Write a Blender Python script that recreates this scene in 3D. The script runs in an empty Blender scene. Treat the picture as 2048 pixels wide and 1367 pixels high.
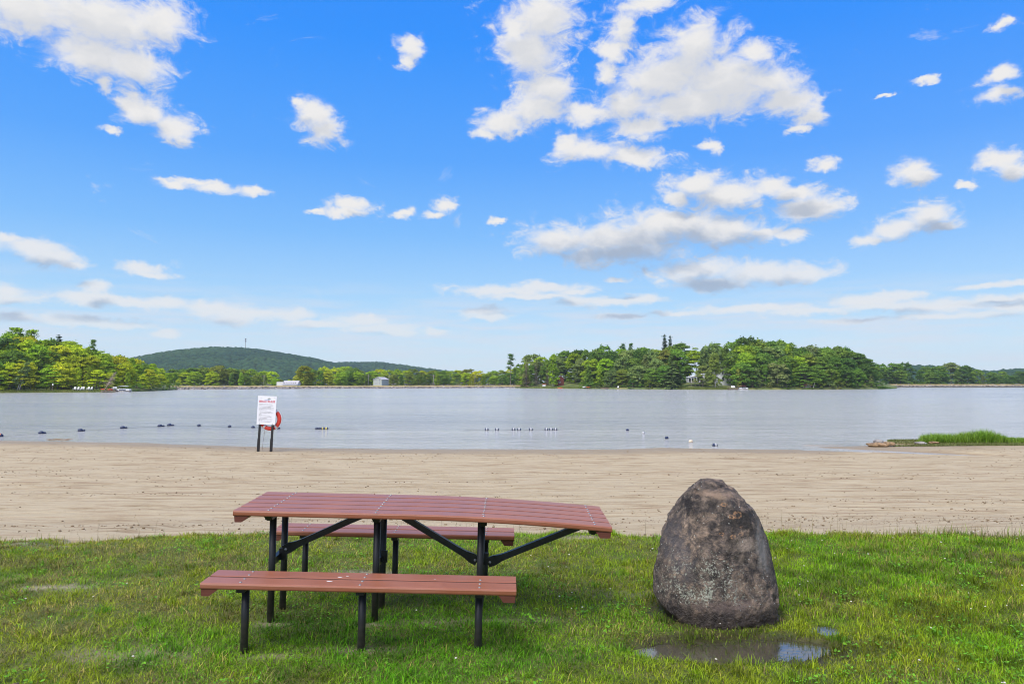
import bpy, bmesh, math, random
import numpy as np
from mathutils import Vector, Matrix, noise as mnoise
R_ = math.radians
C = bpy.context.scene.collection
sc = bpy.context.scene
F, HOR, CAMH = 1433.7, 762.1, 1.7
PIT = math.atan((HOR-683.5)/F)
ZW = -0.90                      # lake level
KW = (CAMH-ZW)*F

# ------------------------------------------------------------------ helpers
def ray(px, py):
    a = (px-1024)/F; b = (683.5-py)/F
    return a, math.cos(PIT)-b*math.sin(PIT), math.sin(PIT)+b*math.cos(PIT)
def P(px, py, D):
    x, y, z = ray(px, py)
    return Vector((x/y*D, D, CAMH+z/y*D))
def X(px, D): return P(px, HOR, D).x
def Dw(py): return KW/(py-HOR)

def tag(o, label=None, cat=None, group=None, kind=None):
    if label: o['label'] = label
    if cat: o['category'] = cat
    if group: o['group'] = group
    if kind: o['kind'] = kind
    return o
def empty(name, loc, label, cat, group=None, rz=0):
    o = bpy.data.objects.new(name, None); C.objects.link(o)
    o.empty_display_size = 0.2
    o.location = loc; o.rotation_euler = (0, 0, rz)
    return tag(o, label, cat, group)
def meshobj(name, verts, faces, mats, parent=None, smooth=False, midx=None):
    me = bpy.data.meshes.new(name); me.from_pydata([tuple(v) for v in verts], [], faces)
    for m in (mats if isinstance(mats, (list, tuple)) else [mats]): me.materials.append(m)
    if midx is not None: me.polygons.foreach_set('material_index', midx)
    if smooth: me.polygons.foreach_set('use_smooth', [True]*len(me.polygons))
    me.update()
    o = bpy.data.objects.new(name, me); C.objects.link(o)
    if parent: o.parent = parent
    return o
def npmesh(name, V, Fc, mats, parent=None, smooth=False, attrs=None, midx=None, link=True):
    """V (n,3), Fc (m,k) uniform polygons (k = 3 or 4)"""
    me = bpy.data.meshes.new(name); n, m, k = len(V), len(Fc), Fc.shape[1]
    me.vertices.add(n); me.vertices.foreach_set('co', V.astype(np.float32).ravel())
    me.loops.add(m*k); me.loops.foreach_set('vertex_index', Fc.astype(np.int32).ravel())
    me.polygons.add(m); me.polygons.foreach_set('loop_start', np.arange(0, m*k, k, dtype=np.int32))
    me.polygons.foreach_set('loop_total', np.full(m, k, dtype=np.int32))
    for mt in (mats if isinstance(mats, (list, tuple)) else [mats]): me.materials.append(mt)
    if midx is not None: me.polygons.foreach_set('material_index', midx.astype(np.int32))
    if smooth: me.polygons.foreach_set('use_smooth', np.ones(m, dtype=bool))
    for nm, arr in (attrs or {}).items():
        if arr.ndim == 2:
            a = me.attributes.new(nm, 'FLOAT_COLOR', 'POINT')
            a.data.foreach_set('color', np.hstack([arr, np.ones((len(arr), 1))]).astype(np.float32).ravel())
        else:
            a = me.attributes.new(nm, 'FLOAT', 'POINT'); a.data.foreach_set('value', arr.astype(np.float32))
    me.update(calc_edges=True); me.validate()
    o = bpy.data.objects.new(name, me)
    if link: C.objects.link(o)
    if parent: o.parent = parent
    return o
class MB:
    """collects simple solids, built as ONE mesh"""
    def __init__(s): s.v = []; s.f = []; s.m = []
    def add(s, vs, fs, mi=0):
        o = len(s.v); s.v += [Vector(v) for v in vs]; s.f += [tuple(i+o for i in f) for f in fs]; s.m += [mi]*len(fs); return s
    def box(s, c, d, M=None, mi=0, bev=0):
        x, y, z = d[0]/2, d[1]/2, d[2]/2
        if bev:
            b = bev; vs = []; fs = []
            bm = bmesh.new(); bmesh.ops.create_cube(bm, size=1)
            for v in bm.verts: v.co = Vector((v.co.x*d[0], v.co.y*d[1], v.co.z*d[2]))
            bmesh.ops.bevel(bm, geom=list(bm.edges), offset=b, segments=2, affect='EDGES', profile=.6)
            bm.verts.index_update()
            vs = [v.co.copy() for v in bm.verts]; fs = [tuple(v.index for v in f.verts) for f in bm.faces]; bm.free()
        else:
            vs = [Vector((i, j, k)) for i in (-x, x) for j in (-y, y) for k in (-z, z)]
            fs = [(0,1,3,2),(4,6,7,5),(0,4,5,1),(2,3,7,6),(0,2,6,4),(1,5,7,3)]
        vs = [(M @ v if M else v)+Vector(c) for v in vs]
        return s.add(vs, fs, mi)
    def tube(s, p, q, r0, r1=None, n=10, mi=0, cap=True):
        p, q = Vector(p), Vector(q); r1 = r0 if r1 is None else r1
        d = (q-p).normalized(); u = d.orthogonal().normalized(); w = d.cross(u)
        vs = []
        for c, r in ((p, r0), (q, r1)):
            for i in range(n):
                a = 2*math.pi*i/n; vs.append(c+u*math.cos(a)*r+w*math.sin(a)*r)
        fs = [(i, (i+1) % n, n+(i+1) % n, n+i) for i in range(n)]
        if cap: fs += [tuple(range(n-1, -1, -1)), tuple(range(n, 2*n))]
        return s.add(vs, fs, mi)
    def chain(s, pts, rs, n=8, mi=0):
        for i in range(len(pts)-1): s.tube(pts[i], pts[i+1], rs[i], rs[i+1], n, mi)
        return s
    def lathe(s, prof, c=(0,0,0), n=16, mi=0, M=None):
        vs = []; fs = []; k = len(prof)
        for i in range(n):
            a = 2*math.pi*i/n
            for r, z in prof:
                v = Vector((r*math.cos(a), r*math.sin(a), z)); vs.append((M @ v if M else v)+Vector(c))
        for i in range(n):
            for j in range(k-1):
                fs.append((i*k+j, ((i+1) % n)*k+j, ((i+1) % n)*k+j+1, i*k+j+1))
        return s.add(vs, fs, mi)
    def build(s, name, mats, parent=None, smooth=False):
        return meshobj(name, s.v, s.f, mats, parent, smooth, s.m)
def copy_tree(o, parent=None):
    c = o.copy(); C.objects.link(c)
    if parent: c.parent = parent
    for ch in list(o.children): copy_tree(ch, c)
    return c

# value noise in numpy
_rs = np.random.RandomState(7); _T = _rs.rand(256, 256)
def vn(x, y):
    xi = np.floor(x).astype(int); yi = np.floor(y).astype(int); fx = x-xi; fy = y-yi
    fx = fx*fx*(3-2*fx); fy = fy*fy*(3-2*fy)
    g = lambda a, b: _T[a & 255, b & 255]
    return (g(xi, yi)*(1-fx)+g(xi+1, yi)*fx)*(1-fy)+(g(xi, yi+1)*(1-fx)+g(xi+1, yi+1)*fx)*fy
def fbm(x, y, o=4):
    s = 0; a = .5; t = 0
    for i in range(o): s = s+a*vn(x*2**i+17.3*i, y*2**i+9.1*i); t += a; a *= .5
    return s/t
def sstep(a, b, x):
    t = np.clip((x-a)/(b-a), 0, 1); return t*t*(3-2*t)

# ------------------------------------------------------------------ material helpers
class NT:
    def __init__(s, name):
        s.m = bpy.data.materials.new(name); s.m.use_nodes = True; s.t = s.m.node_tree; s.t.nodes.clear()
        s.out = s.t.nodes.new('ShaderNodeOutputMaterial')
    def n(s, typ, ins=None, **kw):
        nd = s.t.nodes.new(typ)
        for k, v in kw.items(): setattr(nd, k, v)
        for k, v in (ins or {}).items(): s.put(nd, k, v)
        return nd
    def put(s, nd, k, v):
        if isinstance(v, bpy.types.NodeSocket): s.t.links.new(v, nd.inputs[k])
        else: nd.inputs[k].default_value = v
    def noise(s, vec, scale, detail=4, rough=.55, dist=0):
        return s.n('ShaderNodeTexNoise', {'Vector': vec, 'Scale': scale, 'Detail': detail, 'Roughness': rough, 'Distortion': dist}).outputs['Fac']
    def ramp(s, fac, stops, interp='LINEAR'):
        r = s.n('ShaderNodeValToRGB', {'Fac': fac}); r.color_ramp.interpolation = interp
        e = r.color_ramp.elements
        while len(e) < len(stops): e.new(.5)
        for el, (p, c) in zip(e, stops):
            el.position = p; el.color = (c[0], c[1], c[2], 1) if hasattr(c, '__len__') else (c, c, c, 1)
        return r.outputs['Color']
    def mix(s, fac, a, b, bt='MIX'):
        m = s.n('ShaderNodeMix', data_type='RGBA', blend_type=bt)
        s.put(m, 0, fac)
        for k, v in ((6, a), (7, b)):
            if isinstance(v, (tuple, list)) and len(v) == 3: v = (*v, 1)
            s.put(m, k, v)
        return m.outputs[2]
    def math(s, op, a, b=0.0, c=0.0, clamp=False):
        m = s.n('ShaderNodeMath', operation=op, use_clamp=clamp); s.put(m, 0, a); s.put(m, 1, b); s.put(m, 2, c); return m.outputs[0]
    def map(s, scale=(1,1,1), co='Object', rot=(0,0,0), loc=(0,0,0)):
        tc = s.n('ShaderNodeTexCoord')
        return s.n('ShaderNodeMapping', {'Vector': tc.outputs[co], 'Scale': scale, 'Rotation': rot, 'Location': loc}).outputs[0]
    def bump(s, h, strength=.3, dist=.02, nrm=None):
        b = s.n('ShaderNodeBump', {'Height': h, 'Strength': strength, 'Distance': dist})
        if nrm: s.put(b, 'Normal', nrm)
        return b.outputs[0]
    def pbr(s, col, rough=.7, metal=0.0, nrm=None, spec=.5, **kw):
        if isinstance(col, (tuple, list)) and len(col) == 3: col = (*col, 1)
        p = s.n('ShaderNodeBsdfPrincipled', {'Base Color': col, 'Roughness': rough, 'Metallic': metal, 'Specular IOR Level': spec})
        for k, v in kw.items(): s.put(p, k.replace('_', ' '), v)
        if nrm: s.put(p, 'Normal', nrm)
        s.t.links.new(p.outputs[0], s.out.inputs[0]); return s.m
def simple(name, col, rough=.6, metal=0., var=.25, scale=8, spec=.5):
    t = NT(name); v = t.map()
    nz = t.noise(v, scale, 5)
    a = tuple(c*(1-var) for c in col); b = tuple(min(1, c*(1+var)) for c in col)
    return t.pbr(t.ramp(nz, [(.3, a), (.7, b)]), rough, metal, t.bump(nz, .15, .01), spec)

# ---- materials
M = {}
def mk_materials():
    # plastic lumber
    t = NT('red_brown_plank'); v = t.map((1.2, 30, 30)); nz = t.noise(v, 3, 6, .6)
    v2 = t.map((1, 1, 1)); n2 = t.noise(v2, 2.2, 4)
    col = t.ramp(nz, [(.25, (.225, .074, .036)), (.75, (.31, .110, .056))])
    col = t.mix(t.ramp(n2, [(.45, 0), (.75, .35)]), col, (.37, .17, .125))
    st = t.noise(t.map((3, 3, 3)), 3.5, 8, .75); col = t.mix(t.ramp(st, [(.56, 0), (.72, .45)]), col, (.16, .06, .038)); n4 = t.noise(t.map((6, 40, 40)), 5, 6, .7); col = t.mix(t.ramp(n4, [(.60, 0), (.75, .35)]), col, (.48, .25, .19))
    M['plank'] = t.pbr(col, t.ramp(n2, [(.3, .30), (.7, .48)]), 0, t.bump(nz, .12, .003), .55)
    M['gap_shade'] = simple('plank_side_gap_shade', (.075, .028, .020), .8, 0, .3, 20)  # gap-facing board sides, shade between planks painted in as dark colour
    t = NT('dark_brown_cleat'); v = t.map((2, 30, 30)); nz = t.noise(v, 4, 5)
    M['cleat'] = t.pbr(t.ramp(nz, [(.3, (.10, .03, .018)), (.7, (.15, .045, .03))]), .5, 0, t.bump(nz, .2, .003))
    t = NT('black_painted_steel'); v = t.map(); nz = t.noise(v, 35, 5)
    M['black'] = t.pbr(t.ramp(nz, [(.35, (.008, .008, .009)), (.75, (.022, .022, .024))]), .42, .0, t.bump(nz, .15, .002), .5)
    t = NT('black_steel_dusty_foot'); v = t.map(); nz = t.noise(v, 30, 5)
    sep = t.n('ShaderNodeSeparateXYZ', {0: v})
    f = t.math('MULTIPLY', t.ramp(t.math('ADD', sep.outputs[2], 0.0), [(0, 1), (.22, 0)]), t.ramp(nz, [(.35, .2), (.65, 1)]))
    M['leg'] = t.pbr(t.mix(f, (.012, .012, .013), (.075, .062, .055)), .5, 0, t.bump(nz, .2, .002))
    M['galv'] = simple('galvanised_bolt', (.28, .28, .28), .35, .5, .1, 40)
    # rock
    t = NT('boulder_stone'); v = t.map(); tc = t.n('ShaderNodeTexCoord')
    nb = t.noise(v, 3.4, 10, .66, .25); nf = t.noise(v, 16, 8, .65); ns = t.noise(v, 60, 4, .7)
    col = t.ramp(nb, [(.37, (.024, .020, .020)), (.44, (.115, .092, .075)), (.49, (.045, .038, .036)), (.55, (.165, .125, .095)), (.60, (.085, .070, .062)), (.66, (.30, .225, .165))])
    col = t.mix(.85, col, t.ramp(nf, [(.33, (.16, .16, .17)), (.5, (1.0, .97, .94)), (.66, (2.1, 1.95, 1.8))]), 'MULTIPLY')
    def patch(cx, cz, rx, rz, colr, amt, col):
        d = t.n('ShaderNodeVectorMath', {0: v, 1: (cx, 0, cz)}, operation='SUBTRACT').outputs[0]
        d = t.n('ShaderNodeVectorMath', {0: d, 1: (1/rx, .6, 1/rz)}, operation='MULTIPLY').outputs[0]
        L = t.math('ADD', t.n('ShaderNodeVectorMath', {0: d}, operation='LENGTH').outputs['Value'], t.math('MULTIPLY', t.math('SUBTRACT', nf, .5), 2.6))
        return t.mix(t.ramp(L, [(.35, amt), (1.0, 0)]), col, colr)
    col = patch(.13, .70, .20, .13, (.028, .024, .022), .85, col)          # black crust high on the face
    col = patch(-.19, .76, .06, .07, (.016, .013, .013), .95, col)
    col = patch(-.02, .86, .15, .035, (.30, .21, .15), .75, col)           # tan ledge below the crown
    col = patch(.16, .53, .09, .06, (.30, .235, .185), .85, col)
    col = patch(.30, .48, .07, .20, (.25, .225, .20), .75, col)            # pale right flank
    col = patch(-.30, .45, .10, .25, (.085, .078, .085), .6, col)
    col = patch(.02, .12, .30, .05, (.16, .115, .10), .6, col)
    sep = t.n('ShaderNodeSeparateXYZ', {0: v})
    # lichen, low on the front face
    lz = t.ramp(sep.outputs[2], [(.05, 0), (.16, 1), (.36, .8), (.55, 0)])
    lx = t.ramp(t.math('ADD', sep.outputs[0], .5), [(.05, .5), (.35, 1), (.62, .45), (.85, .15)])
    ln = t.noise(v, 58, 7, .75, .3); lp = t.noise(v, 5, 3)
    lf = t.math('MULTIPLY', t.math('MULTIPLY', lz, lx), t.ramp(lp, [(.38, 0), (.55, 1)]))
    thr = t.math('SUBTRACT', t.math('ADD', ln, t.math('MULTIPLY', lf, .17)), .62)
    col = t.mix(t.math('MULTIPLY', thr, 12, clamp=True), col, (.30, .31, .25))
    # white flecks
    vo = t.n('ShaderNodeTexVoronoi', {'Vector': v, 'Scale': 26.0}); 
    col = t.mix(t.math('MULTIPLY', t.math('LESS_THAN', vo.outputs['Distance'], .10), t.math('GREATER_THAN', lp, .5)), col, (.42, .42, .38))
    # orange rings of lichen high on the face
    for (rx, ry, rz, rr) in ((.11, -.22, .73, .036), (.06, -.22, .72, .022), (.06, -.30, .585, .022), (.125, -.30, .60, .018), (-.02, -.30, .60, .016), (.13, -.28, .65, .012), (.02, -.24, .80, .02)):
        d = t.n('ShaderNodeVectorMath', {0: v, 1: (rx, ry, rz)}, operation='SUBTRACT').outputs[0]
        d = t.n('ShaderNodeVectorMath', {0: d, 1: (1, .05, 1.5)}, operation='MULTIPLY').outputs[0]
        L = t.math('ADD', t.n('ShaderNodeVectorMath', {0: d}, operation='LENGTH').outputs['Value'], t.math('MULTIPLY', t.math('SUBTRACT', ln, .5), .05))
        ring = t.math('LESS_THAN', t.math('ABSOLUTE', t.math('SUBTRACT', L, rr*.8)), rr*.28)
        col = t.mix(t.math('MULTIPLY', ring, t.ramp(ns, [(.40, .0), (.6, .65)])), col, (.44, .24, .12))
    # damp dark foot
    wet = t.ramp(t.math('ADD', sep.outputs[2], t.math('MULTIPLY', nb, .06)), [(.08, 1), (.15, 0)])
    col = t.mix(t.math('MULTIPLY', wet, .75), col, (.018, .012, .010))
    h = t.math('ADD', t.math('MULTIPLY', nb, .50), t.math('ADD', t.math('MULTIPLY', nf, .35), t.math('MULTIPLY', ns, .12)))
    M['boulder'] = t.pbr(col, t.ramp(wet, [(0, .78), (1, .35)]), 0, t.bump(h, 1.0, .085), .35)
    M['rock_tan'] = simple('tan_shore_rock', (.26, .165, .085), .8, 0, .5, 5)
    M['rock_grey'] = simple('grey_stone', (.24, .22, .20), .85, 0, .4, 3)
    # riprap stones
    t = NT('riprap_stone'); g = t.n('ShaderNodeNewGeometry'); 
    M['riprap'] = t.pbr(t.ramp(g.outputs['Random Per Island'], [(0, (.10, .085, .075)), (.5, (.22, .19, .17)), (1, (.36, .32, .29))]), .85)
    # soil under the lawn
    t = NT('lawn_soil'); v = t.map(); n1 = t.noise(v, 9, 8, .65); n2 = t.noise(v, 70, 5, .6)
    at = t.n('ShaderNodeAttribute', attribute_name='bare').outputs['Fac']
    wt = t.n('ShaderNodeAttribute', attribute_name='wet').outputs['Fac']
    col = t.ramp(n1, [(.3, (.045, .075, .012)), (.5, (.085, .105, .022)), (.7, (.15, .135, .045))])
    sand = t.ramp(n2, [(.3, (.25, .19, .13)), (.7, (.42, .35, .26))])
    col = t.mix(t.math('MULTIPLY', at, t.ramp(n1, [(.35, .5), (.6, 1)])), col, sand)
    col = t.mix(t.math('MULTIPLY', wt, .85), col, (.030, .020, .011))
    M['soil'] = t.pbr(col, t.ramp(wt, [(0, .9), (1, .4)]), 0, t.bump(t.math('ADD', n1, n2), .6, .02), .3)
    # grass blades
    t = NT('grass_blade'); at = t.n('ShaderNodeAttribute', attribute_name='col').outputs['Color']
    p = t.n('ShaderNodeBsdfPrincipled', {'Base Color': at, 'Roughness': .6, 'Specular IOR Level': .15})
    tr = t.n('ShaderNodeBsdfTranslucent', {'Color': t.mix(1.0, at, (1.15, 1.25, .6), 'MULTIPLY')})
    mx = t.n('ShaderNodeMixShader', {0: .28, 1: p.outputs[0], 2: tr.outputs[0]}); t.t.links.new(mx.outputs[0], t.out.inputs[0]); M['grass'] = t.m
    M['petal'] = simple('white_clover_petal', (.62, .58, .50), .7, 0, .1, 30)
    # sand
    t = NT('raked_sand'); tc = t.n('ShaderNodeTexCoord'); pos = tc.outputs['Object']
    wob = t.noise(t.map((.25, .5, 1)), 1.0, 3)
    sx = t.n('ShaderNodeSeparateXYZ', {0: pos})
    yy = t.math('ADD', sx.outputs[1], t.math('ADD', t.math('MULTIPLY', wob, .9), t.math('MULTIPLY', t.noise(t.map((.06, .1, 1)), 1.0, 2), 3.0)))
    cv = t.n('ShaderNodeCombineXYZ', {0: t.math('MULTIPLY', sx.outputs[0], .22), 1: yy}).outputs[0]
    g1 = t.noise(t.n('ShaderNodeVectorMath', {0: cv, 1: (1, 1.7, 1)}, operation='MULTIPLY').outputs[0], .75, 8, .72)
    g2 = t.noise(t.n('ShaderNodeVectorMath', {0: cv, 1: (2.0, 3.2, 1)}, operation='MULTIPLY').outputs[0], 1.5, 8, .78)
    gr = t.noise(t.map((1, 1, 1)), 55, 5, .7)
    blot = t.noise(t.map((.5, 2.2, 1)), 2.2, 6, .7)
    col = t.ramp(g2, [(.38, (.220, .150, .078)), (.46, (.370, .285, .165)), (.54, (.445, .362, .235))])
    col = t.mix(t.ramp(g1, [(.47, 0), (.58, .60)]), col, (.450, .368, .236))
    col = t.mix(t.math('MULTIPLY', t.ramp(blot, [(.47, 0), (.64, 1)]), t.ramp(g2, [(.40, .9), (.56, .1)])), col, (.30, .205, .12))
    col = t.mix(.5, col, t.ramp(gr, [(.3, (.62, .62, .62)), (.7, (1.2, 1.2, 1.2))]), 'MULTIPLY')
    dp = t.n('ShaderNodeAttribute', attribute_name='damp').outputs['Fac']
    col = t.mix(t.math('MULTIPLY', dp, .8), col, (.25, .18, .095))
    h = t.math('ADD', t.math('MULTIPLY', g2, 1.0), t.math('ADD', t.math('MULTIPLY', gr, .15), t.math('MULTIPLY', blot, .6)))
    M['sand'] = t.pbr(col, t.ramp(dp, [(0, .9), (1, .45)]), 0, t.bump(h, .8, .05), .3)
    M['clod'] = simple('damp_sand_clod', (.19, .135, .075), .9, 0, .4, 9)
    # lake
    t = NT('lake_water'); pos = t.map((1, 1, 1))
    cam = t.n('ShaderNodeVectorMath', {0: pos}, operation='LENGTH').outputs['Value']
    w1 = t.noise(t.map((.45, 1.15, 1)), 1.5, 7, .72, .8)
    w2 = t.noise(t.map((.10, .34, 1), rot=(0, 0, .12)), 1.0, 6, .68, .5)
    w3 = t.noise(t.map((.010, .045, 1), rot=(0, 0, -.05)), 1.0, 7, .68, .4)
    h = t.math('ADD', t.math('MULTIPLY', w1, .85), t.math('MULTIPLY', w2, 1.3))
    b = t.bump(h, 1.0, t.math('MULTIPLY', t.ramp(w3, [(.38, .45), (.62, 1.6)]), .50))
    M['water'] = t.pbr(t.ramp(w3, [(.38, (.47, .465, .44)), (.62, (.385, .39, .375))]), t.ramp(w3, [(.38, .09), (.62, .20)]), 0, b, .5, IOR=1.33)
    t = NT('puddle_water'); w = t.noise(t.map(), 12, 2)
    M['puddle'] = t.pbr((.050, .044, .026), .12, 0, t.bump(w, .25, .01), .5, IOR=3.6)
    # shores
    t = NT('shore_turf'); v = t.map(); n1 = t.noise(v, .35, 6, .6); n2 = t.noise(v, 3, 6, .7)
    M['turf'] = t.pbr(t.mix(.6, t.ramp(n1, [(.35, (.06, .10, .02)), (.55, (.13, .16, .035)), (.7, (.22, .19, .06))]), t.ramp(n2, [(.3, (.5, .5, .5)), (.7, (1.3, 1.3, 1.3))]), 'MULTIPLY'), .9, 0, t.bump(n2, .6, .2))
    t = NT('embankment_top_grass'); v = t.map(); n1 = t.noise(v, .25, 6, .6)
    M['drygrass'] = t.pbr(t.ramp(n1, [(.35, (.20, .17, .05)), (.55, (.36, .27, .11)), (.7, (.25, .25, .07))]), .9)
    t = NT('embankment_stone'); v = t.map((1, 1, 1)); vo = t.n('ShaderNodeTexVoronoi', {'Vector': v, 'Scale': 1.6})
    M['bank'] = t.pbr(t.mix(t.ramp(vo.outputs['Distance'], [(.3, 0), (.6, 1)]), t.mix(.5, (.22, .2, .18), vo.outputs['Color'], 'MULTIPLY'), (.035, .03, .028)), .9, 0, t.bump(vo.outputs['Distance'], 1, .4))
    t = NT('forest_floor'); v = t.map(); n1 = t.noise(v, .6, 6, .6)
    M['floor'] = t.pbr(t.ramp(n1, [(.35, (.035, .035, .016)), (.65, (.085, .075, .035))]), .95)
    # foliage coloured by the object's own colour
    def leafmat(name, trans=.4):
        t = NT(name); oi = t.n('ShaderNodeObjectInfo'); g = t.n('ShaderNodeNewGeometry')
        r = t.ramp(g.outputs['Random Per Island'], [(0, (.50, .55, .48)), (.5, (1, 1, 1)), (1, (1.45, 1.38, 1.12))])
        c = t.mix(1.0, oi.outputs['Color'], r, 'MULTIPLY')
        nz = t.noise(t.map(), .35, 3)
        c = t.mix(1.0, c, t.ramp(nz, [(.35, (.72, .80, .80)), (.65, (1.28, 1.2, 1.0))]), 'MULTIPLY')
        d = t.n('ShaderNodeBsdfDiffuse', {'Color': c}); tr = t.n('ShaderNodeBsdfTranslucent', {'Color': t.mix(1.0, c, (1.1, 1.2, .6), 'MULTIPLY')})
        mx = t.n('ShaderNodeMixShader', {0: trans, 1: d.outputs[0], 2: tr.outputs[0]}); t.t.links.new(mx.outputs[0], t.out.inputs[0]); return t.m
    M['leaf'] = leafmat('broadleaf_foliage'); M['needle'] = leafmat('needle_foliage', .15)
    M['bark'] = simple('grey_brown_bark', (.16, .13, .105), .9, 0, .35, 2)
    M['birch'] = simple('pale_birch_bark', (.50, .47, .43), .8, 0, .3, 2)
    M['deadwood'] = simple('bare_dead_wood', (.36, .28, .23), .9, 0, .3, 2)
    t = NT('hill_forest'); v = t.map(); g = t.n('ShaderNodeNewGeometry')
    n1 = t.noise(v, .012, 4); n2 = t.noise(v, .12, 5, .7)
    c = t.ramp(n1, [(.35, (.014, .043, .027)), (.65, (.027, .064, .028))])
    c = t.mix(1.0, c, t.ramp(g.outputs['Random Per Island'], [(0, (.6, .7, .7)), (1, (1.4, 1.3, 1.1))]), 'MULTIPLY')
    M['hill'] = t.pbr(t.mix(.5, c, t.ramp(n2, [(.3, (.6, .6, .6)), (.7, (1.4, 1.4, 1.4))]), 'MULTIPLY'), .95, spec=.1)
    # painted things
    M['signwhite'] = simple('white_sign_panel', (.74, .75, .80), .45, 0, .03, 3)
    M['white'] = simple('white_paint', (.78, .78, .78), .5, 0, .06, 4)
    M['cream'] = simple('cream_paint', (.62, .60, .55), .6, 0, .1, 4)
    M['red'] = simple('faded_red_plastic', (.62, .045, .025), .4, 0, .15, 6)
    M['orange'] = simple('orange_plastic', (.70, .17, .04), .4, 0, .15, 6)
    M['signred'] = simple('red_lettering', (.50, .02, .05), .5, 0, .05, 6)
    M['signink'] = simple('black_lettering', (.06, .06, .08), .5, 0, .05, 6)
    M['signgreen'] = simple('dark_green_emblem', (.02, .10, .07), .5, 0, .05, 6)
    M['signblue'] = simple('pale_blue_emblem', (.36, .42, .62), .5, 0, .05, 6)
    M['tape'] = simple('pale_reflective_band', (.66, .62, .62), .35, 0, .1, 20)
    M['floatwhite'] = simple('grubby_white_float', (.42, .42, .42), .45, 0, .15, 20)
    M['navy'] = simple('navy_float', (.012, .022, .065), .35, 0, .2, 20)
    M['yellow'] = simple('yellow_float', (.62, .50, .08), .4, 0, .1, 20)
    M['fcream'] = simple('cream_float', (.62, .50, .36), .45, 0, .15, 20)
    M['rope'] = simple('wet_dark_rope', (.07, .07, .07), .8, 0, .3, 30)
    M['wood'] = simple('weathered_wood', (.24, .18, .13), .85, 0, .3, 3)
    M['brownwood'] = simple('brown_fence_wood', (.13, .085, .055), .9, 0, .3, 3)
    M['redwood'] = simple('dark_red_cabin_boards', (.15, .035, .028), .8, 0, .3, 3)
    M['sage'] = simple('pale_sage_siding', (.40, .42, .36), .7, 0, .06, 1)
    M['grayroof'] = simple('pale_grey_shingles', (.42, .40, .42), .8, 0, .1, 2)
    M['darkroof'] = simple('dark_shingles', (.10, .09, .085), .8, 0, .2, 2)
    t = NT('dark_window_glass'); M['glass'] = t.pbr((.02, .025, .03), .08, 0, None, .6)
    M['alu'] = simple('brushed_boat_aluminium', (.55, .56, .58), .35, .5, .08, 3)
    M['navyboat'] = simple('dark_blue_boat_panel', (.03, .05, .12), .4, 0, .1, 3)
    M['redcanvas'] = simple('faded_red_canvas', (.42, .10, .10), .8, 0, .15, 3)
    M['stick'] = simple('dry_stick_bark', (.14, .09, .065), .9, 0, .35, 20)
mk_materials()

# ------------------------------------------------------------------ camera, sun
cam = bpy.data.cameras.new('camera'); co = bpy.data.objects.new('camera', cam); C.objects.link(co)
co.location = (0, 0, CAMH); co.rotation_euler = (math.pi/2+PIT, 0, 0)
cam.sensor_width = 36; cam.lens = F/2048*36; cam.clip_end = 8000; cam.clip_start = .05
sc.camera = co
SUN_EL, SUN_AZ = 56, 216            # azimuth clockwise from +Y: behind the camera, to the left
sd = Vector((math.sin(R_(SUN_AZ))*math.cos(R_(SUN_EL)), math.cos(R_(SUN_AZ))*math.cos(R_(SUN_EL)), math.sin(R_(SUN_EL))))
sl = bpy.data.lights.new('sun', 'SUN'); sl.energy = 1.5; sl.angle = R_(55); sl.color = (1, .94, .84)
so = bpy.data.objects.new('sun', sl); C.objects.link(so); so.rotation_euler = sd.to_track_quat('Z', 'Y').to_euler(); so.location = (-30, -30, 60)
sc.view_settings.view_transform = 'Standard'; sc.view_settings.look = 'None'
sc.view_settings.exposure = 1.8; sc.view_settings.gamma = 1
sc.cycles.use_denoising = True; sc.cycles.pixel_filter_type = 'BLACKMAN_HARRIS'; sc.cycles.filter_width = 1.05
sc.cycles.max_bounces = 8; sc.cycles.diffuse_bounces = 3; sc.cycles.glossy_bounces = 3; sc.cycles.transmission_bounces = 4
sc.cycles.volume_bounces = 1; sc.cycles.transparent_max_bounces = 8

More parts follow.
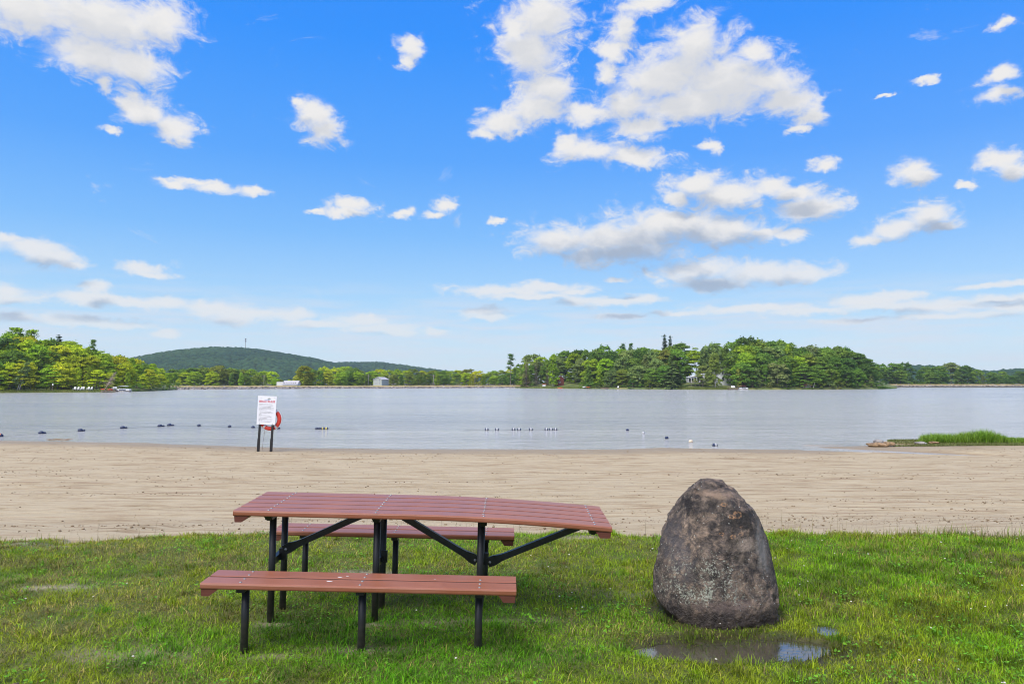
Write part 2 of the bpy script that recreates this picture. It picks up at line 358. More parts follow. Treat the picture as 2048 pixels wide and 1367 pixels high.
# ------------------------------------------------------------------ sky with clouds (directions on the sky, azimuth / elevation)
CLOUDS = [  # centre px, py, half width, half height
 (60,20,120,60),(200,40,150,70),(320,45,80,45),(190,115,120,50),(270,135,85,42),(215,170,30,20),
 (290,225,62,34),(345,255,52,30),(255,212,26,18),(232,262,28,8),
 (628,228,46,32),(652,258,40,36),(600,208,20,14),(822,92,26,28),(806,122,18,16),
 (1090,30,82,62),(1060,105,78,60),(1030,60,40,30),(1100,180,62,48),(1075,215,70,34),(1010,245,62,28),(975,268,30,12),
 (1290,10,75,24),(1250,55,34,40),(1225,100,34,30),(1390,95,85,62),(1330,150,120,62),(1450,160,130,66),(1250,205,80,40),(1390,210,180,42),
 (1540,165,80,40),(1500,105,60,22),(1575,200,62,34),(1620,230,34,34),(1600,262,28,8),(1280,255,60,26),
 (1180,228,62,24),(1215,150,26,34),(1175,300,78,30),(1260,315,80,22),(1130,290,34,20),(1425,290,26,14),
 (1390,370,66,30),(1460,390,90,30),(1540,370,50,26),(1620,415,85,30),(1360,395,40,18),(1590,385,60,22),
 (1120,480,92,36),(1250,478,170,46),(1340,450,140,36),(1440,462,120,34),(1240,505,150,26),(1530,465,50,16),(1585,470,34,16),
 (1400,540,120,26),(1520,545,140,28),(1600,550,90,20),(1430,565,110,16),(1235,560,30,6),
 (1650,328,32,16),(1822,338,42,24),(1835,352,52,18),(2000,322,50,24),(2025,345,40,20),(1935,368,16,10),(2010,150,44,22),(2000,190,56,18),(1845,165,38,8),(1765,190,16,5),(2012,45,26,14),
 (1800,455,84,28),(1860,430,62,30),(1740,478,46,14),(1890,452,44,12),
 (345,368,46,12),(430,376,66,14),(505,380,34,11),(395,362,40,10),
 (705,410,46,18),(690,425,50,10),(888,412,28,16),(872,430,34,10),(805,425,26,12),(635,425,24,6),(990,440,16,8),
 (60,495,78,24),(100,515,70,20),(140,528,50,10),(10,478,40,14),(280,538,46,14),(300,550,50,7),(190,572,34,14),(10,585,44,26),(20,600,60,12),
 (200,598,110,14),(330,606,60,16),(260,604,90,12),(430,618,80,20),(500,628,100,14),(590,630,60,14),(460,640,60,10),(640,648,90,10),(720,640,70,12),(760,655,80,10),(870,662,40,8),(800,665,60,7),
 (30,632,60,12),(150,640,110,12),(240,650,80,8),(330,667,36,8),
 (1010,582,115,12),(1090,575,90,12),(1150,583,50,8),(1060,592,120,8),(1230,603,66,10),(1280,597,52,10),(1160,600,50,10),(960,622,52,12),(975,632,50,8),
 (1250,632,70,6),(1350,628,80,6),(1500,618,150,9),(1620,622,120,9),(1730,600,105,16),(1800,590,70,10),(1760,612,130,8),(1880,612,130,14),(2000,600,80,10),(2030,615,70,12),(1900,632,160,8),(1990,570,90,7),(2040,566,50,8),(1700,640,90,5),
]
def clouds_world():
    w = bpy.data.worlds.new('World'); sc.world = w; w.use_nodes = True; t = NT.__new__(NT); t.t = w.node_tree; t.t.nodes.clear()
    out = t.n('ShaderNodeOutputWorld')
    tc = t.n('ShaderNodeTexCoord'); dirv = tc.outputs['Generated']
    s = t.n('ShaderNodeSeparateXYZ', {0: dirv})
    az = t.math('ARCTAN2', s.outputs[0], s.outputs[1]); el = t.math('ARCSINE', s.outputs[2])
    p0 = t.n('ShaderNodeCombineXYZ', {0: az, 1: el, 2: 0.0}).outputs[0]
    wn = t.n('ShaderNodeTexNoise', {'Vector': t.n('ShaderNodeVectorMath', {0: p0, 1: (1, 1.5, 1)}, operation='MULTIPLY').outputs[0], 'Scale': 26.0, 'Detail': 8.0, 'Roughness': .62})
    warp = t.n('ShaderNodeVectorMath', {0: t.n('ShaderNodeVectorMath', {0: wn.outputs['Color'], 1: (.5, .5, .5)}, operation='SUBTRACT').outputs[0], 1: (.050, .030, 0)}, operation='MULTIPLY').outputs[0]
    wfade = t.ramp(el, [(.02, .30), (.25, 1)])
    warp = t.n('ShaderNodeVectorMath', {0: warp, 1: wfade}, operation='MULTIPLY').outputs[0]
    p = t.n('ShaderNodeVectorMath', {0: p0, 1: warp}, operation='ADD').outputs[0]
    # group: distance field of all cloud lobes
    g = bpy.data.node_groups.new('cloud_lobes', 'ShaderNodeTree')
    g.interface.new_socket('P', in_out='INPUT', socket_type='NodeSocketVector'); g.interface.new_socket('D', in_out='OUTPUT', socket_type='NodeSocketFloat')
    gi = g.nodes.new('NodeGroupInput'); go = g.nodes.new('NodeGroupOutput'); acc = None
    for (cx, cy, rx, ry) in CLOUDS:
        dx, dy, dz = ray(cx, cy); L = math.sqrt(dx*dx+dy*dy+dz*dz); a = math.atan2(dx, dy); e = math.asin(dz/L)
        x2, y2, z2 = ray(cx+rx, cy); sa = abs(math.atan2(x2, y2)-a)*1.12
        x2, y2, z2 = ray(cx, cy-ry); se = abs(math.asin(z2/math.sqrt(x2*x2+y2*y2+z2*z2))-e)*1.15
        m = g.nodes.new('ShaderNodeVectorMath'); m.operation = 'MULTIPLY_ADD'
        g.links.new(gi.outputs[0], m.inputs[0]); m.inputs[1].default_value = (1/sa, 1/se, 0); m.inputs[2].default_value = (-a/sa, -e/se, 0)
        l = g.nodes.new('ShaderNodeVectorMath'); l.operation = 'LENGTH'; g.links.new(m.outputs[0], l.inputs[0])
        if acc is None: acc = l.outputs['Value']
        else:
            q = g.nodes.new('ShaderNodeMath'); q.operation = 'SMOOTH_MIN'; g.links.new(acc, q.inputs[0]); g.links.new(l.outputs['Value'], q.inputs[1]); q.inputs[2].default_value = .28; acc = q.outputs[0]
    g.links.new(acc, go.inputs[0])
    def field(vec):
        n = t.t.nodes.new('ShaderNodeGroup'); n.node_tree = g; t.t.links.new(vec, n.inputs[0]); return n.outputs[0]
    d0 = field(p)
    up = t.n('ShaderNodeVectorMath', {0: p, 1: (-.006, .022, 0)}, operation='ADD').outputs[0]
    d1 = field(up)
    pn = t.n('ShaderNodeVectorMath', {0: p0, 1: (1, 1.55, 1)}, operation='MULTIPLY').outputs[0]
    fine = t.noise(pn, 30, 14, .60, .9)
    mid = t.noise(pn, 13, 6, .55, .6)
    wisp = t.noise(pn, 75, 8, .68, 1.2)
    edge_ = t.ramp(d0, [(.45, .35), (.95, 1)])          # billows break up towards the rim, the core stays whole
    nz = t.math('ADD', t.math('MULTIPLY', t.math('SUBTRACT', fine, .5), 2.3), t.math('MULTIPLY', t.math('SUBTRACT', mid, .5), 1.2))
    nz = t.math('MULTIPLY', t.math('ADD', nz, t.math('MULTIPLY', t.math('SUBTRACT', wisp, .5), .55)), edge_)
    dens = t.math('ADD', t.math('MULTIPLY', t.math('SUBTRACT', 1.03, d0), 1.0), nz)
    cover = t.n('ShaderNodeMapRange', {0: dens, 1: -.24, 2: .84}, interpolation_type='SMOOTHERSTEP').outputs[0]
    cover = t.math('MULTIPLY', t.math('POWER', cover, 1.25), t.ramp(el, [(.03, .50), (.10, .78), (.22, 1)]))
    # broken clouds over the rest of the sky, away from the view
    az_ab = t.math('ABSOLUTE', az)
    side = t.math('MAXIMUM', t.ramp(az_ab, [(.66, 0), (.80, 1)]), t.ramp(el, [(.50, 0), (.62, 1)]))
    cn = t.noise(dirv, 3.2, 8, .6, .4)
    oc = t.math('MULTIPLY', side, t.ramp(cn, [(.47, 0), (.60, 1)]))
    # thin streaks low on the horizon
    st = t.noise(t.n('ShaderNodeVectorMath', {0: p0, 1: (1, 9, 1)}, operation='MULTIPLY').outputs[0], 7, 6, .6)
    sf = t.math('MULTIPLY', t.ramp(el, [(.0, 0), (.02, .45), (.08, .60), (.14, 0)]), t.ramp(st, [(.42, 0), (.62, 1)]))
    wn2 = t.noise(pn, 9, 10, .68, .8)
    cover = t.math('MAXIMUM', cover, t.math('MULTIPLY', t.ramp(wn2, [(.62, 0), (.74, .45)]), t.ramp(el, [(.10, .3), (.2, 1)])))
    cover = t.math('MAXIMUM', cover, oc)
    # thickness towards the light: how much cloud lies above
    bil = t.noise(t.n('ShaderNodeVectorMath', {0: p, 1: (1, 1.6, 1)}, operation='MULTIPLY').outputs[0], 22, 7, .55, .4)
    th = t.math('ADD', t.math('SUBTRACT', 1.0, d1), t.math('MULTIPLY', t.math('SUBTRACT', bil, .5), 1.3))
    shade = t.n('ShaderNodeMapRange', {0: th, 1: .0, 2: .85}, interpolation_type='SMOOTHSTEP').outputs[0]
    low = t.ramp(el, [(.0, .80), (.16, 1.0), (.30, .42), (.5, .28)])
    shade = t.math('MULTIPLY', shade, low)
    ccol = t.mix(shade, (.86, .85, .84), (.36, .43, .55))
    # clear sky
    sky = t.n('ShaderNodeTexSky', sky_type='NISHITA', sun_disc=False, sun_elevation=R_(SUN_EL), sun_rotation=R_(SUN_AZ), altitude=300, air_density=1.0, dust_density=.6, ozone_density=2.0)
    grad = t.ramp(el, [(.0, (.58, .72, .83)), (.045, (.54, .71, .86)), (.11, (.36, .62, .90)), (.20, (.175, .47, .93)), (.30, (.070, .35, .95)), (.45, (.012, .27, .97)), (.62, (.005, .22, .95))])
    # right part of the sky is a little more violet, as the polarised blue shifts with azimuth
    grad = t.mix(t.math('MULTIPLY', t.ramp(t.math('ADD', az, .5), [(.35, 0), (.95, 1)]), t.ramp(el, [(.08, 0), (.3, .13)])), grad, t.mix(1.0, grad, (1.7, .82, 1.02), 'MULTIPLY'))
    skyc = t.mix(1.0, sky.outputs[0], (.35, .35, .35), 'MULTIPLY')
    clear = t.mix(.06, grad, skyc)
    col = t.mix(sf, clear, (.74, .77, .85))
    col = t.mix(cover, col, ccol)
    # below the horizon: dull ground tone
    col = t.mix(t.ramp(t.math('MULTIPLY', el, -1.0), [(0, 0), (.05, 1)]), col, (.16, .17, .12))
    bg = t.n('ShaderNodeBackground', {'Color': t.mix(1.0, col, (2.87, 2.87, 2.87), 'MULTIPLY'), 'Strength': .1})
    t.t.links.new(bg.outputs[0], out.inputs[0])
    w.cycles.sampling_method = 'MANUAL'; w.cycles.sample_map_resolution = 512
clouds_world()

# ------------------------------------------------------------------ near ground: lawn, beach, lake
EDX = np.array([-40, -12, -5.7, -4.7, -3.65, -1.3, 1.2, 3.4, 6.1, 12, 40.])
EDY = np.array([7.6, 7.8, 7.97, 8.18, 8.4, 8.46, 8.4, 8.46, 8.5, 8.6, 8.9])
def edge(x): return np.interp(x, EDX, EDY)+.28*(vn(x*1.1+3, x*0+2)-.5)+.24*(vn(x*3.7, x*0+5)-.5)
BARE = [(-1.29, 6.5, .38, .13, 1), (-3.8, 6.1, .35, .12, .8), (-2.45, 4.62, .42, .13, .65), (-1.45, 4.55, .28, .05, .6), (-1.0, 4.65, .35, .07, .55), (-.25, 5.2, .5, .06, .5), (-.55, 5.15, .3, .05, .5), (.75, 7.95, .3, .10, .7), (1.15, 5.85, .4, .13, .35), (-.95, 5.13, .14, .05, .7), (-1.68, 5.15, .12, .05, .6), (4.6, 8.2, .5, .12, .6), (-5.2, 7.7, .7, .12, .6)]
def bare(x, y):
    b = 0*x
    for cx, cy, rx, ry, a in BARE:
        b = np.maximum(b, a*np.exp(-(((x-cx)/rx)**2+((y-cy)/ry)**2)))
    b = np.maximum(b, sstep(-.28, .05, y-edge(x))*.8)
    return np.clip(b*(.5+1.1*fbm(x*5, y*5)), 0, 1)
def pool(x, y):      # 1 where water stands, by the boulder
    d1 = ((x-1.44)/.70)**2+((y-4.70-.05*np.sin(x*4))/.19)**2
    d3 = ((x-2.16)/.10)**2+((y-5.03)/.10)**2
    d = np.minimum(d1, d3)+1.3*(fbm(x*6+3, y*6)-.5)+.5*(fbm(x*22, y*22)-.5)
    return sstep(1.15, .75, d)
def wet(x, y):
    d = ((x-1.47)/.78)**2+((y-4.73)/.34)**2+1.0*(fbm(x*5+9, y*5)-.5)
    d2 = ((x-1.5)/.52)**2+((y-5.4)/.45)**2
    return np.maximum(sstep(1.2, .55, d), .8*sstep(1.1, .8, d2))
def lawnz(x, y):
    return .045*(fbm(x*.9, y*.9)-.5)+.02*(fbm(x*4, y*4)-.5)-.030*wet(x, y)-.030*pool(x, y)-.10*sstep(-.5, .35, y-edge(x))-.005*np.abs(x)
SHX = [-80, -21.5-3, -15.5, -11.9, -8.8, -4.7, -.5, 4.0, 5.9, 8.6, 11, 12.2, 13.5, 20, 60]
SHY = [34, 32.1, 30.5, 29.2, 28.3, 27.8, 27.7, 27.6, 28.3, 27.7, 27.5, 28.6, 29.0, 30.6, 34]
def sandz(x, y):
    ys = np.interp(x, SHX, SHY)+.35*(fbm(x*.5, y*.2)-.5)
    z = np.where(y < ys, ZW+.0170*(ys-y)+.006*np.minimum(ys-y, 3), ZW-.05*(ys-y)*-1)
    z = np.where(y > ys, ZW-.045*(y-ys), z)
    z = np.maximum(z, -3)
    z = z+(-.12-z)*sstep(9.5, 7.5, y)*0 + np.clip((9.5-y)*.10, 0, 1)*0
    # tractor-raked ripples
    k = sstep(0, 2, ys-y)
    z = z+k*(.018*(vn(x*.10+5, (y+.5*vn(x*.2, y*.4))*2.6)-.5)+.012*(vn(x*.25, (y+.4*vn(x*.3, y*.4))*7.5)-.5)+.012*(fbm(x*1.5, y*5)-.5))
    # shallow inlet running to the right along the spit
    t = np.clip((x-11.6)/(16.9-11.6), 0, 1); yc = 27.7-3.1*t; w_ = .42+.35*t*(1-t)*2
    inl = np.exp(-((y-yc)/w_)**2)*sstep(10.9, 11.8, x)*sstep(17.3, 15.6, x)
    z = z-.26*inl
    # spit
    sp = np.exp(-((y-(30.3))/1.25)**2)*sstep(14.3, 16.2, x)
    z = np.maximum(z, ZW-.25+.36*sp)
    bar = np.exp(-((y-29.3)/.28)**2)*sstep(11.2, 12, x)*sstep(14.2, 13.2, x)
    z = np.maximum(z, ZW-.05+.062*bar)
    return z
def grid(xs, ys):
    Xg, Yg = np.meshgrid(xs, ys); nx, ny = len(xs), len(ys)
    i = np.arange(nx*ny).reshape(ny, nx)
    Fc = np.stack([i[:-1, :-1], i[:-1, 1:], i[1:, 1:], i[1:, :-1]], -1).reshape(-1, 4)
    return Xg.ravel(), Yg.ravel(), Fc
# lawn
xs = np.concatenate([np.arange(-30, -8, .5), np.arange(-8, 8, .045), np.arange(8, 30.1, .5)]); ts = np.linspace(0, 1, 190)
Xg, Tg, Fc = grid(xs, ts); E_ = edge(Xg)+.12; Yg = -14+(E_+14)*np.where(Tg < .1, Tg*8, .8+(Tg-.1)/.9*.2)
Zg = lawnz(Xg, Yg)
tag(npmesh('lawn', np.stack([Xg, Yg, Zg], 1), Fc, M['soil'], smooth=True, attrs={'bare': bare(Xg, Yg), 'wet': wet(Xg, Yg)}), kind='structure')
# beach
xs = np.concatenate([np.linspace(-90, -26, 30), np.arange(-25.5, 25.5, .11), np.linspace(26, 90, 30)]); ys = np.concatenate([np.arange(6.8, 14, .035), np.arange(14, 33, .06), np.linspace(33.2, 60, 30)])
Xg, Yg, Fc = grid(xs, ys); Zg = sandz(Xg, Yg)
Zg = np.where(Yg < edge(Xg)-.05, np.minimum(Zg, -.20), Zg)
# sand meets the foot of the lawn
ze = -.135-.005*np.abs(Xg); mixf = sstep(4.5, 0, Yg-edge(Xg)); Zg = Zg*(1-mixf)+(ze+(Zg-sandz(Xg, Yg*0+12))*0)*mixf+.012*mixf*(vn(Xg*.2, Yg*6)-.5)
Zg = np.where(Yg < edge(Xg)-.25, -.24, Zg)
damp = np.clip(sstep(.085, .012, Zg-ZW)*(.75+.5*fbm(Xg*1.2, Yg*3)), 0, 1)
tag(npmesh('beach', np.stack([Xg, Yg, Zg], 1), Fc, M['sand'], smooth=True, attrs={'damp': damp}), kind='structure')
# lake bed / ground to the horizon
o = meshobj('ground', [(-1590, -590, -3.2), (1590, -590, -3.2), (1590, 1990, -3.2), (-1590, 1990, -3.2)], [(0, 1, 2, 3)], M['floor']); tag(o, kind='structure')
o = meshobj('meadow', [(-1500, -580, -.6), (1500, -580, -.6), (1500, -13.9, -.3), (-1500, -13.9, -.3)], [(0, 1, 2, 3)], M['turf']); tag(o, kind='structure')
o = meshobj('lake', [(-900, 20, ZW), (900, 20, ZW), (900, 420, ZW), (-900, 420, ZW)], [(0, 1, 2, 3)], M['water']); tag(o, kind='structure')

# clods and pebbles on the sand
def rocks(n, posf, sizef, seed):
    rs = np.random.RandomState(seed)
    bm = bmesh.new(); bmesh.ops.create_icosphere(bm, subdivisions=1, radius=1)
    bv = np.array([v.co[:] for v in bm.verts]); bf = np.array([[v.index for v in f.verts] for f in bm.faces]); bm.free()
    V = []; Fs = []
    pos = posf(rs, n); siz = sizef(rs, len(pos))
    for i in range(len(pos)):
        v = bv*(1+.35*(rs.rand(len(bv), 1)-.5)); a = rs.rand()*6.28
        v = v*siz[i]*np.array([1+rs.rand()*.6, 1, .55+.3*rs.rand()]); c, s_ = math.cos(a), math.sin(a)
        v = v@np.array([[c, s_, 0], [-s_, c, 0], [0, 0, 1]])+pos[i]
        V.append(v); Fs.append(bf+i*len(bv))
    return np.concatenate(V), np.concatenate(Fs)
deps = bpy.data.objects['beach']
def surf(x, y):
    z = sandz(x, y); m = sstep(4.5, 0, y-edge(x)); return z*(1-m)+(-.135-.005*np.abs(x))*m
def clodpos(rs, n):
    y = 8.6+rs.rand(n*4)**.8*19.4; x = (rs.rand(n*4)*2-1)*(y*.74+1)
    line = vn(x*.12+5, (y+.5*vn(x*.2, y*.4))*2.6); keep = (rs.rand(n*4) < sstep(.52, .78, line)*.9+.03) & (y < np.interp(x, SHX, SHY)-.2)
    x, y = x[keep][:n], y[keep][:n]
    return np.stack([x, y, surf(x, y)+.006], 1)
V, Fs = rocks(5200, clodpos, lambda rs, n: .005+.015*rs.rand(n)**4, 3)
tag(npmesh('sand_clods', V, Fs, M['clod']), 'small dark clods and pebbles strewn along the raked lines of the beach', 'clods', kind='stuff')

# ------------------------------------------------------------------ lawn grass
def blades(x, y, z, L, W, lean, rs, bend=1.0):
    n = len(x); a = rs.rand(n)*2*np.pi; ca, sa = np.cos(a), np.sin(a)      # lean direction
    b = a+np.pi/2+(rs.rand(n)-.5)*1.2; wx, wy = np.cos(b), np.sin(b)
    h1 = L*.5; out1 = lean*L*.22; out2 = lean*L*.75*bend; h2 = np.sqrt(np.maximum((L*.98)**2-out2**2, (.15*L)**2))*(1-.15*bend)
    base = np.stack([x, y, z], 1)
    w3 = np.stack([wx, wy, 0*wx], 1); d3 = np.stack([ca, sa, 0*ca], 1)
    mid = base+d3*out1[:, None]; mid[:, 2] += np.minimum(h1, h2*.62)
    tip = base+d3*out2[:, None]; tip[:, 2] += h2
    V = np.stack([base-w3*W[:, None]*.5, base+w3*W[:, None]*.5, mid+w3*W[:, None]*.45, mid-w3*W[:, None]*.45, tip], 1).reshape(-1, 3)
    i = np.arange(n)[:, None]*5
    T = np.concatenate([i+np.array([[0, 1, 2]]), i+np.array([[0, 2, 3]]), i+np.array([[3, 2, 4]])], 1).reshape(-1, 3)
    return V, T
def lawncol(x, y, rs):
    n = len(x)
    g = .5+1.5*(fbm(x*.9+3, y*1.3+1)-.5); g2 = fbm(x*3.1, y*3.1+7); r = rs.rand(n)
    lush = np.array([.070, .225, .006]); bright = np.array([.165, .310, .008]); olive = np.array([.215, .265, .012]); dry = np.array([.33, .27, .075]); brown = np.array([.15, .10, .05])
    under = np.exp(-(((x+.9)/1.5)**2+((y-4.75)/.75)**2)*1.0)            # kept green where the bench keeps feet off
    under = np.maximum(under, .5*np.exp(-(((x+.7)/1.4)**2+((y-6.1)/.35)**2)))
    left = sstep(-.2, -3, x)
    k = np.clip(.60-.55*left+under*.9+(g-.5)*2.2, 0, 1)[:, None]
    c = olive*(1-k)+bright*k
    kk = np.clip(under*1.1+(g2-.55)*2+.1, 0, 1)[:, None]*.85; c = c*(1-kk)+lush*kk
    dryp = np.clip(.05+.12*left+.22*sstep(1.2, 0, edge(x)-y)+(fbm(x*2+40, y*2)-.52)*1.3-under*.3, .03, .6)
    isd = rs.rand(n) < dryp; c[isd] = dry*(.7+.5*rs.rand(isd.sum(), 1))
    isb = rs.rand(n) < .03+.10*np.clip(wet(x, y), 0, 1); c[isb] = brown
    w_ = (wet(x, y)*.62)[:, None]; c = c*(1-w_)+np.array([.050, .070, .012])*w_
    worn = sstep(.50, .66, fbm(x*1.7+80, y*2.6+30))*(1-under)*(.35+.45*left)          # worn, brownish patches
    worn = np.maximum(worn, .8*sstep(.55, .05, edge(x)-y)*fbm(x*3, y*3))
    m_ = rs.rand(n) < worn*.8; c[m_] = np.array([.235, .205, .070])*(.6+.6*rs.rand(m_.sum(), 1))
    dk = sstep(.54, .70, fbm(x*2.6+11, y*3.4+70)); c = c*(1-.45*dk[:, None])
    return c*1.24*(.34+1.2*r[:, None])
rs = np.random.RandomState(11)
def scatter(n, ymin=3.3):
    y = ymin+(8.7-ymin)*rs.rand(n)**1.0; x = (rs.rand(n)*2-1)*(y*.80+3.0); return x, y
N = 980000
x, y = scatter(N)
bd = bare(x, y); pl = pool(x, y); gr = fbm(x*2.3, y*2.3+4)
keep = (y < edge(x)+.02+.07*rs.rand(N)) & (rs.rand(N) > bd*.93) & (rs.rand(N) > pl*(.90-.62*np.exp(-((x-1.42)/.34)**4))) & (rs.rand(N) > wet(x, y)*.40)
bx = ((x-1.53)/.42)**2+((y-5.45)/.36)**2; keep &= bx > .80
x, y, gr = x[keep], y[keep], gr[keep]; n = len(x)
right = sstep(1.2, 3.5, x)
L = (.016+.042*rs.rand(n)**1.6)*(.55+1.0*gr)*(1+.38*right)*(1-.25*sstep(-.6, -2.5, x)*0); L *= 1-.35*wet(x, y)-.3*pool(x, y)
L *= np.where(rs.rand(n) < .03, 1.7, 1); L = np.where(pool(x, y) > .15, np.maximum(L, .038+.032*rs.rand(n)), L)
W = .0022+.0026*rs.rand(n)
V, T = blades(x, y, lawnz(x, y)-.004, L, W, .5+1.1*rs.rand(n)+.08*sstep(.5, -1.5, x), rs)
col = np.repeat(lawncol(x, y, rs), 5, 0)
# tufts of longer grass
def tufts(k, xr, Lr, per, rs, fcol=None, ln=.2):
    ys_ = 3.6+rs.rand(k)*4.8; xs_ = xr[0]+(xr[1]-xr[0])*rs.rand(k)
    xx = np.repeat(xs_, per)+rs.randn(k*per)*.026; yy = np.repeat(ys_, per)+rs.randn(k*per)*.026
    ok = (yy < edge(xx)) & (pool(xx, yy) < .4) & (((xx-1.53)/.44)**2+((yy-5.45)/.40)**2 > 1) & (bare(xx, yy) < .5)
    xx, yy = xx[ok], yy[ok]; m = len(xx)
    v, t_ = blades(xx, yy, lawnz(xx, yy)-.004, Lr[0]+(Lr[1]-Lr[0])*rs.rand(m), .0028+.0028*rs.rand(m), ln+.75*rs.rand(m), rs)
    c = lawncol(xx, yy, rs) if fcol is None else fcol*(.6+.8*rs.rand(m, 1))
    return v, t_, np.repeat(c, 5, 0)
parts = [(V, T, col)]
parts.append(tufts(1150, (1.0, 9.5), (.05, .11), 26, rs))
parts.append(tufts(1600, (-9.5, 1.2), (.05, .12), 22, rs, None, .7))
parts.append(tufts(26, (-5, 3), (.03, .06), 26, rs, np.array([.17, .125, .06])))
parts.append(tufts(160, (-7, 7), (.04, .085), 34, rs, np.array([.11, .25, .02])))
# ragged taller fringe at the lawn's far edge, thickest on the right
m = 5500; fx_ = (rs.rand(m)*2-1)*7.4; wt2 = fbm(fx_*1.1+20, fx_*0)+.45*sstep(3.8, 5.6, fx_)-.05; ok = rs.rand(m) < sstep(.42, .72, wt2); fx_ = fx_[ok]; m = len(fx_); fy_ = edge(fx_)-.30*rs.rand(m)+.05
v, t_ = blades(fx_, fy_, lawnz(fx_, fy_)-.004, (.04+.09*rs.rand(m)**2)*(1+.9*sstep(3.8, 5.6, fx_)), .0028+.002*rs.rand(m), .2+.7*rs.rand(m), rs); parts.append((v, t_, np.repeat(lawncol(fx_, fy_, rs), 5, 0)))
off = 0; Vs = []; Ts = []; Cs = []
for v, t_, c in parts: Vs.append(v); Ts.append(t_+off); Cs.append(c); off += len(v)
tag(npmesh('lawn_grass', np.concatenate(Vs), np.concatenate(Ts), M['grass'], attrs={'col': np.concatenate(Cs)}), 'patchy green and yellow mown grass of the foreground lawn', 'grass', kind='stuff')
# broad-leaved weeds
def leaves(x, y, z, s, rs, c):
    n = len(x); a = rs.rand(n)*6.283; tl = (rs.rand(n)-.3)*.9
    d = np.stack([np.cos(a)*np.cos(tl), np.sin(a)*np.cos(tl), np.sin(tl)], 1); w = np.stack([-np.sin(a), np.cos(a), (rs.rand(n)-.5)*.6], 1)
    b = np.stack([x, y, z], 1); S = s[:, None]
    V = np.stack([b, b+d*S*.45+w*S*.30, b+d*S, b+d*S*.45-w*S*.30], 1).reshape(-1, 3); i = np.arange(n)[:, None]*4
    return V, (i+np.array([[0, 1, 2, 3]])), np.repeat(c, 4, 0)
k = 8000; cx, cy = scatter(k, 3.6); wgt = fbm(cx*1.3+60, cy*1.3); 
ok = (rs.rand(k) < sstep(.42, .62, wgt)+.45*np.exp(-(((cx-.45)/.6)**2+((cy-5.0)/.5)**2))) & (pool(cx, cy) < .3) & (cy < edge(cx)-.3) & (((cx-1.53)/.5)**2+((cy-5.45)/.5)**2 > 1)
cx, cy = cx[ok], cy[ok]; per = 9
xx = np.repeat(cx, per)+rs.randn(len(cx)*per)*.03; yy = np.repeat(cy, per)+rs.randn(len(cx)*per)*.03; m = len(xx)
size = np.repeat(.009+.024*rs.rand(len(cx))**2.5, per)
c = np.array([.12, .32, .022])*(.6+.9*rs.rand(m, 1))+np.array([.03, .0, .0])*rs.rand(m, 1)
v, q, c = leaves(xx, yy, lawnz(xx, yy)+.015+.035*rs.rand(m), size, rs, c)
tag(npmesh('lawn_weeds', v, q, M['grass'], attrs={'col': c}), 'small broad leaves of clover and plantain growing in the lawn', 'weeds', kind='stuff')
# clover flowers
k = 620; fx, fy = scatter(k, 3.7); ok = (rs.rand(k) < .08+.6*sstep(.2, 2.6, fx)+.4*np.exp(-(((fx-.3)/1.2)**2+((fy-6)/.8)**2))) & (pool(fx, fy) < .2) & (fy < edge(fx)-.1) & (((fx-1.53)/.5)**2+((fy-5.45)/.45)**2 > 1)
fx, fy = fx[ok], fy[ok]
V, Fs = rocks(len(fx), lambda r, n: np.stack([fx, fy, lawnz(fx, fy)+.04+.045*rs.rand(len(fx))], 1), lambda r, n: .0045+.0035*r.rand(n), 5)
tag(npmesh('clover_flowers', V, Fs, M['petal']), 'small white clover heads dotted through the lawn', 'flowers', kind='stuff')
# thin seed stalks along the lawn's far edge
k = 300; sx = (rs.rand(k)*2-1)*7.2; wt_ = fbm(sx*.8, sx*0+3)+.35*sstep(3.6, 5.2, sx); ok = rs.rand(k) < sstep(.42, .75, wt_)
sx = sx[ok]; sy = edge(sx)-.02-.35*rs.rand(len(sx)); m = len(sx)
v1, t1 = blades(sx, sy, lawnz(sx, sy), .10+.26*rs.rand(m)**1.3, np.full(m, .0026), .1+.35*rs.rand(m), rs)
c1 = np.repeat(np.array([.24, .20, .10])*(.6+.6*rs.rand(m, 1)), 5, 0)
tips = v1.reshape(-1, 5, 3)[:, 4]; q_ = 4
hx = np.repeat(tips, q_, 0)+rs.randn(m*q_, 3)*np.array([.006, .006, .018])
v2, t2 = blades(hx[:, 0], hx[:, 1], hx[:, 2]-.01, np.full(m*q_, .016), np.full(m*q_, .0035), .4*rs.rand(m*q_), rs)
c2 = np.repeat(np.array([.26, .20, .11])*(.6+.6*rs.rand(m*q_, 1)), 5, 0)
tag(npmesh('seed_stalks', np.concatenate([v1, v2]), np.concatenate([t1, t2+len(v1)]), M['grass'], attrs={'col': np.concatenate([c1, c2])}), 'thin dry seed stalks along the edge between lawn and sand', 'grass', kind='stuff')

# puddles
def puddle(name, cx, cy, rx, ry, label):
    n = 64; vs = [(cx, cy, 0)]; 
    for i in range(n):
        a = 2*math.pi*i/n; r = 1.45
        vs.append((cx+math.cos(a)*rx*r, cy+math.sin(a)*ry*r, 0))
    xa = np.array([v[0] for v in vs]); ya = np.array([v[1] for v in vs])
    zl = float(np.min(lawnz(xa[:1], ya[:1])))+.022
    o = meshobj(name, [(a, b, zl) for a, b, _ in vs], [(0, i+1, (i+1) % n+1) for i in range(n)], M['puddle'])
    return tag(o, label, 'puddle')
puddle('puddle', 1.44, 4.70, .70, .19, 'long shallow grassy puddle in front of the boulder, mirroring the sky at both ends')
puddle('puddle', 2.16, 5.03, .10, .10, 'small muddy puddle behind the long one, right of the boulder')

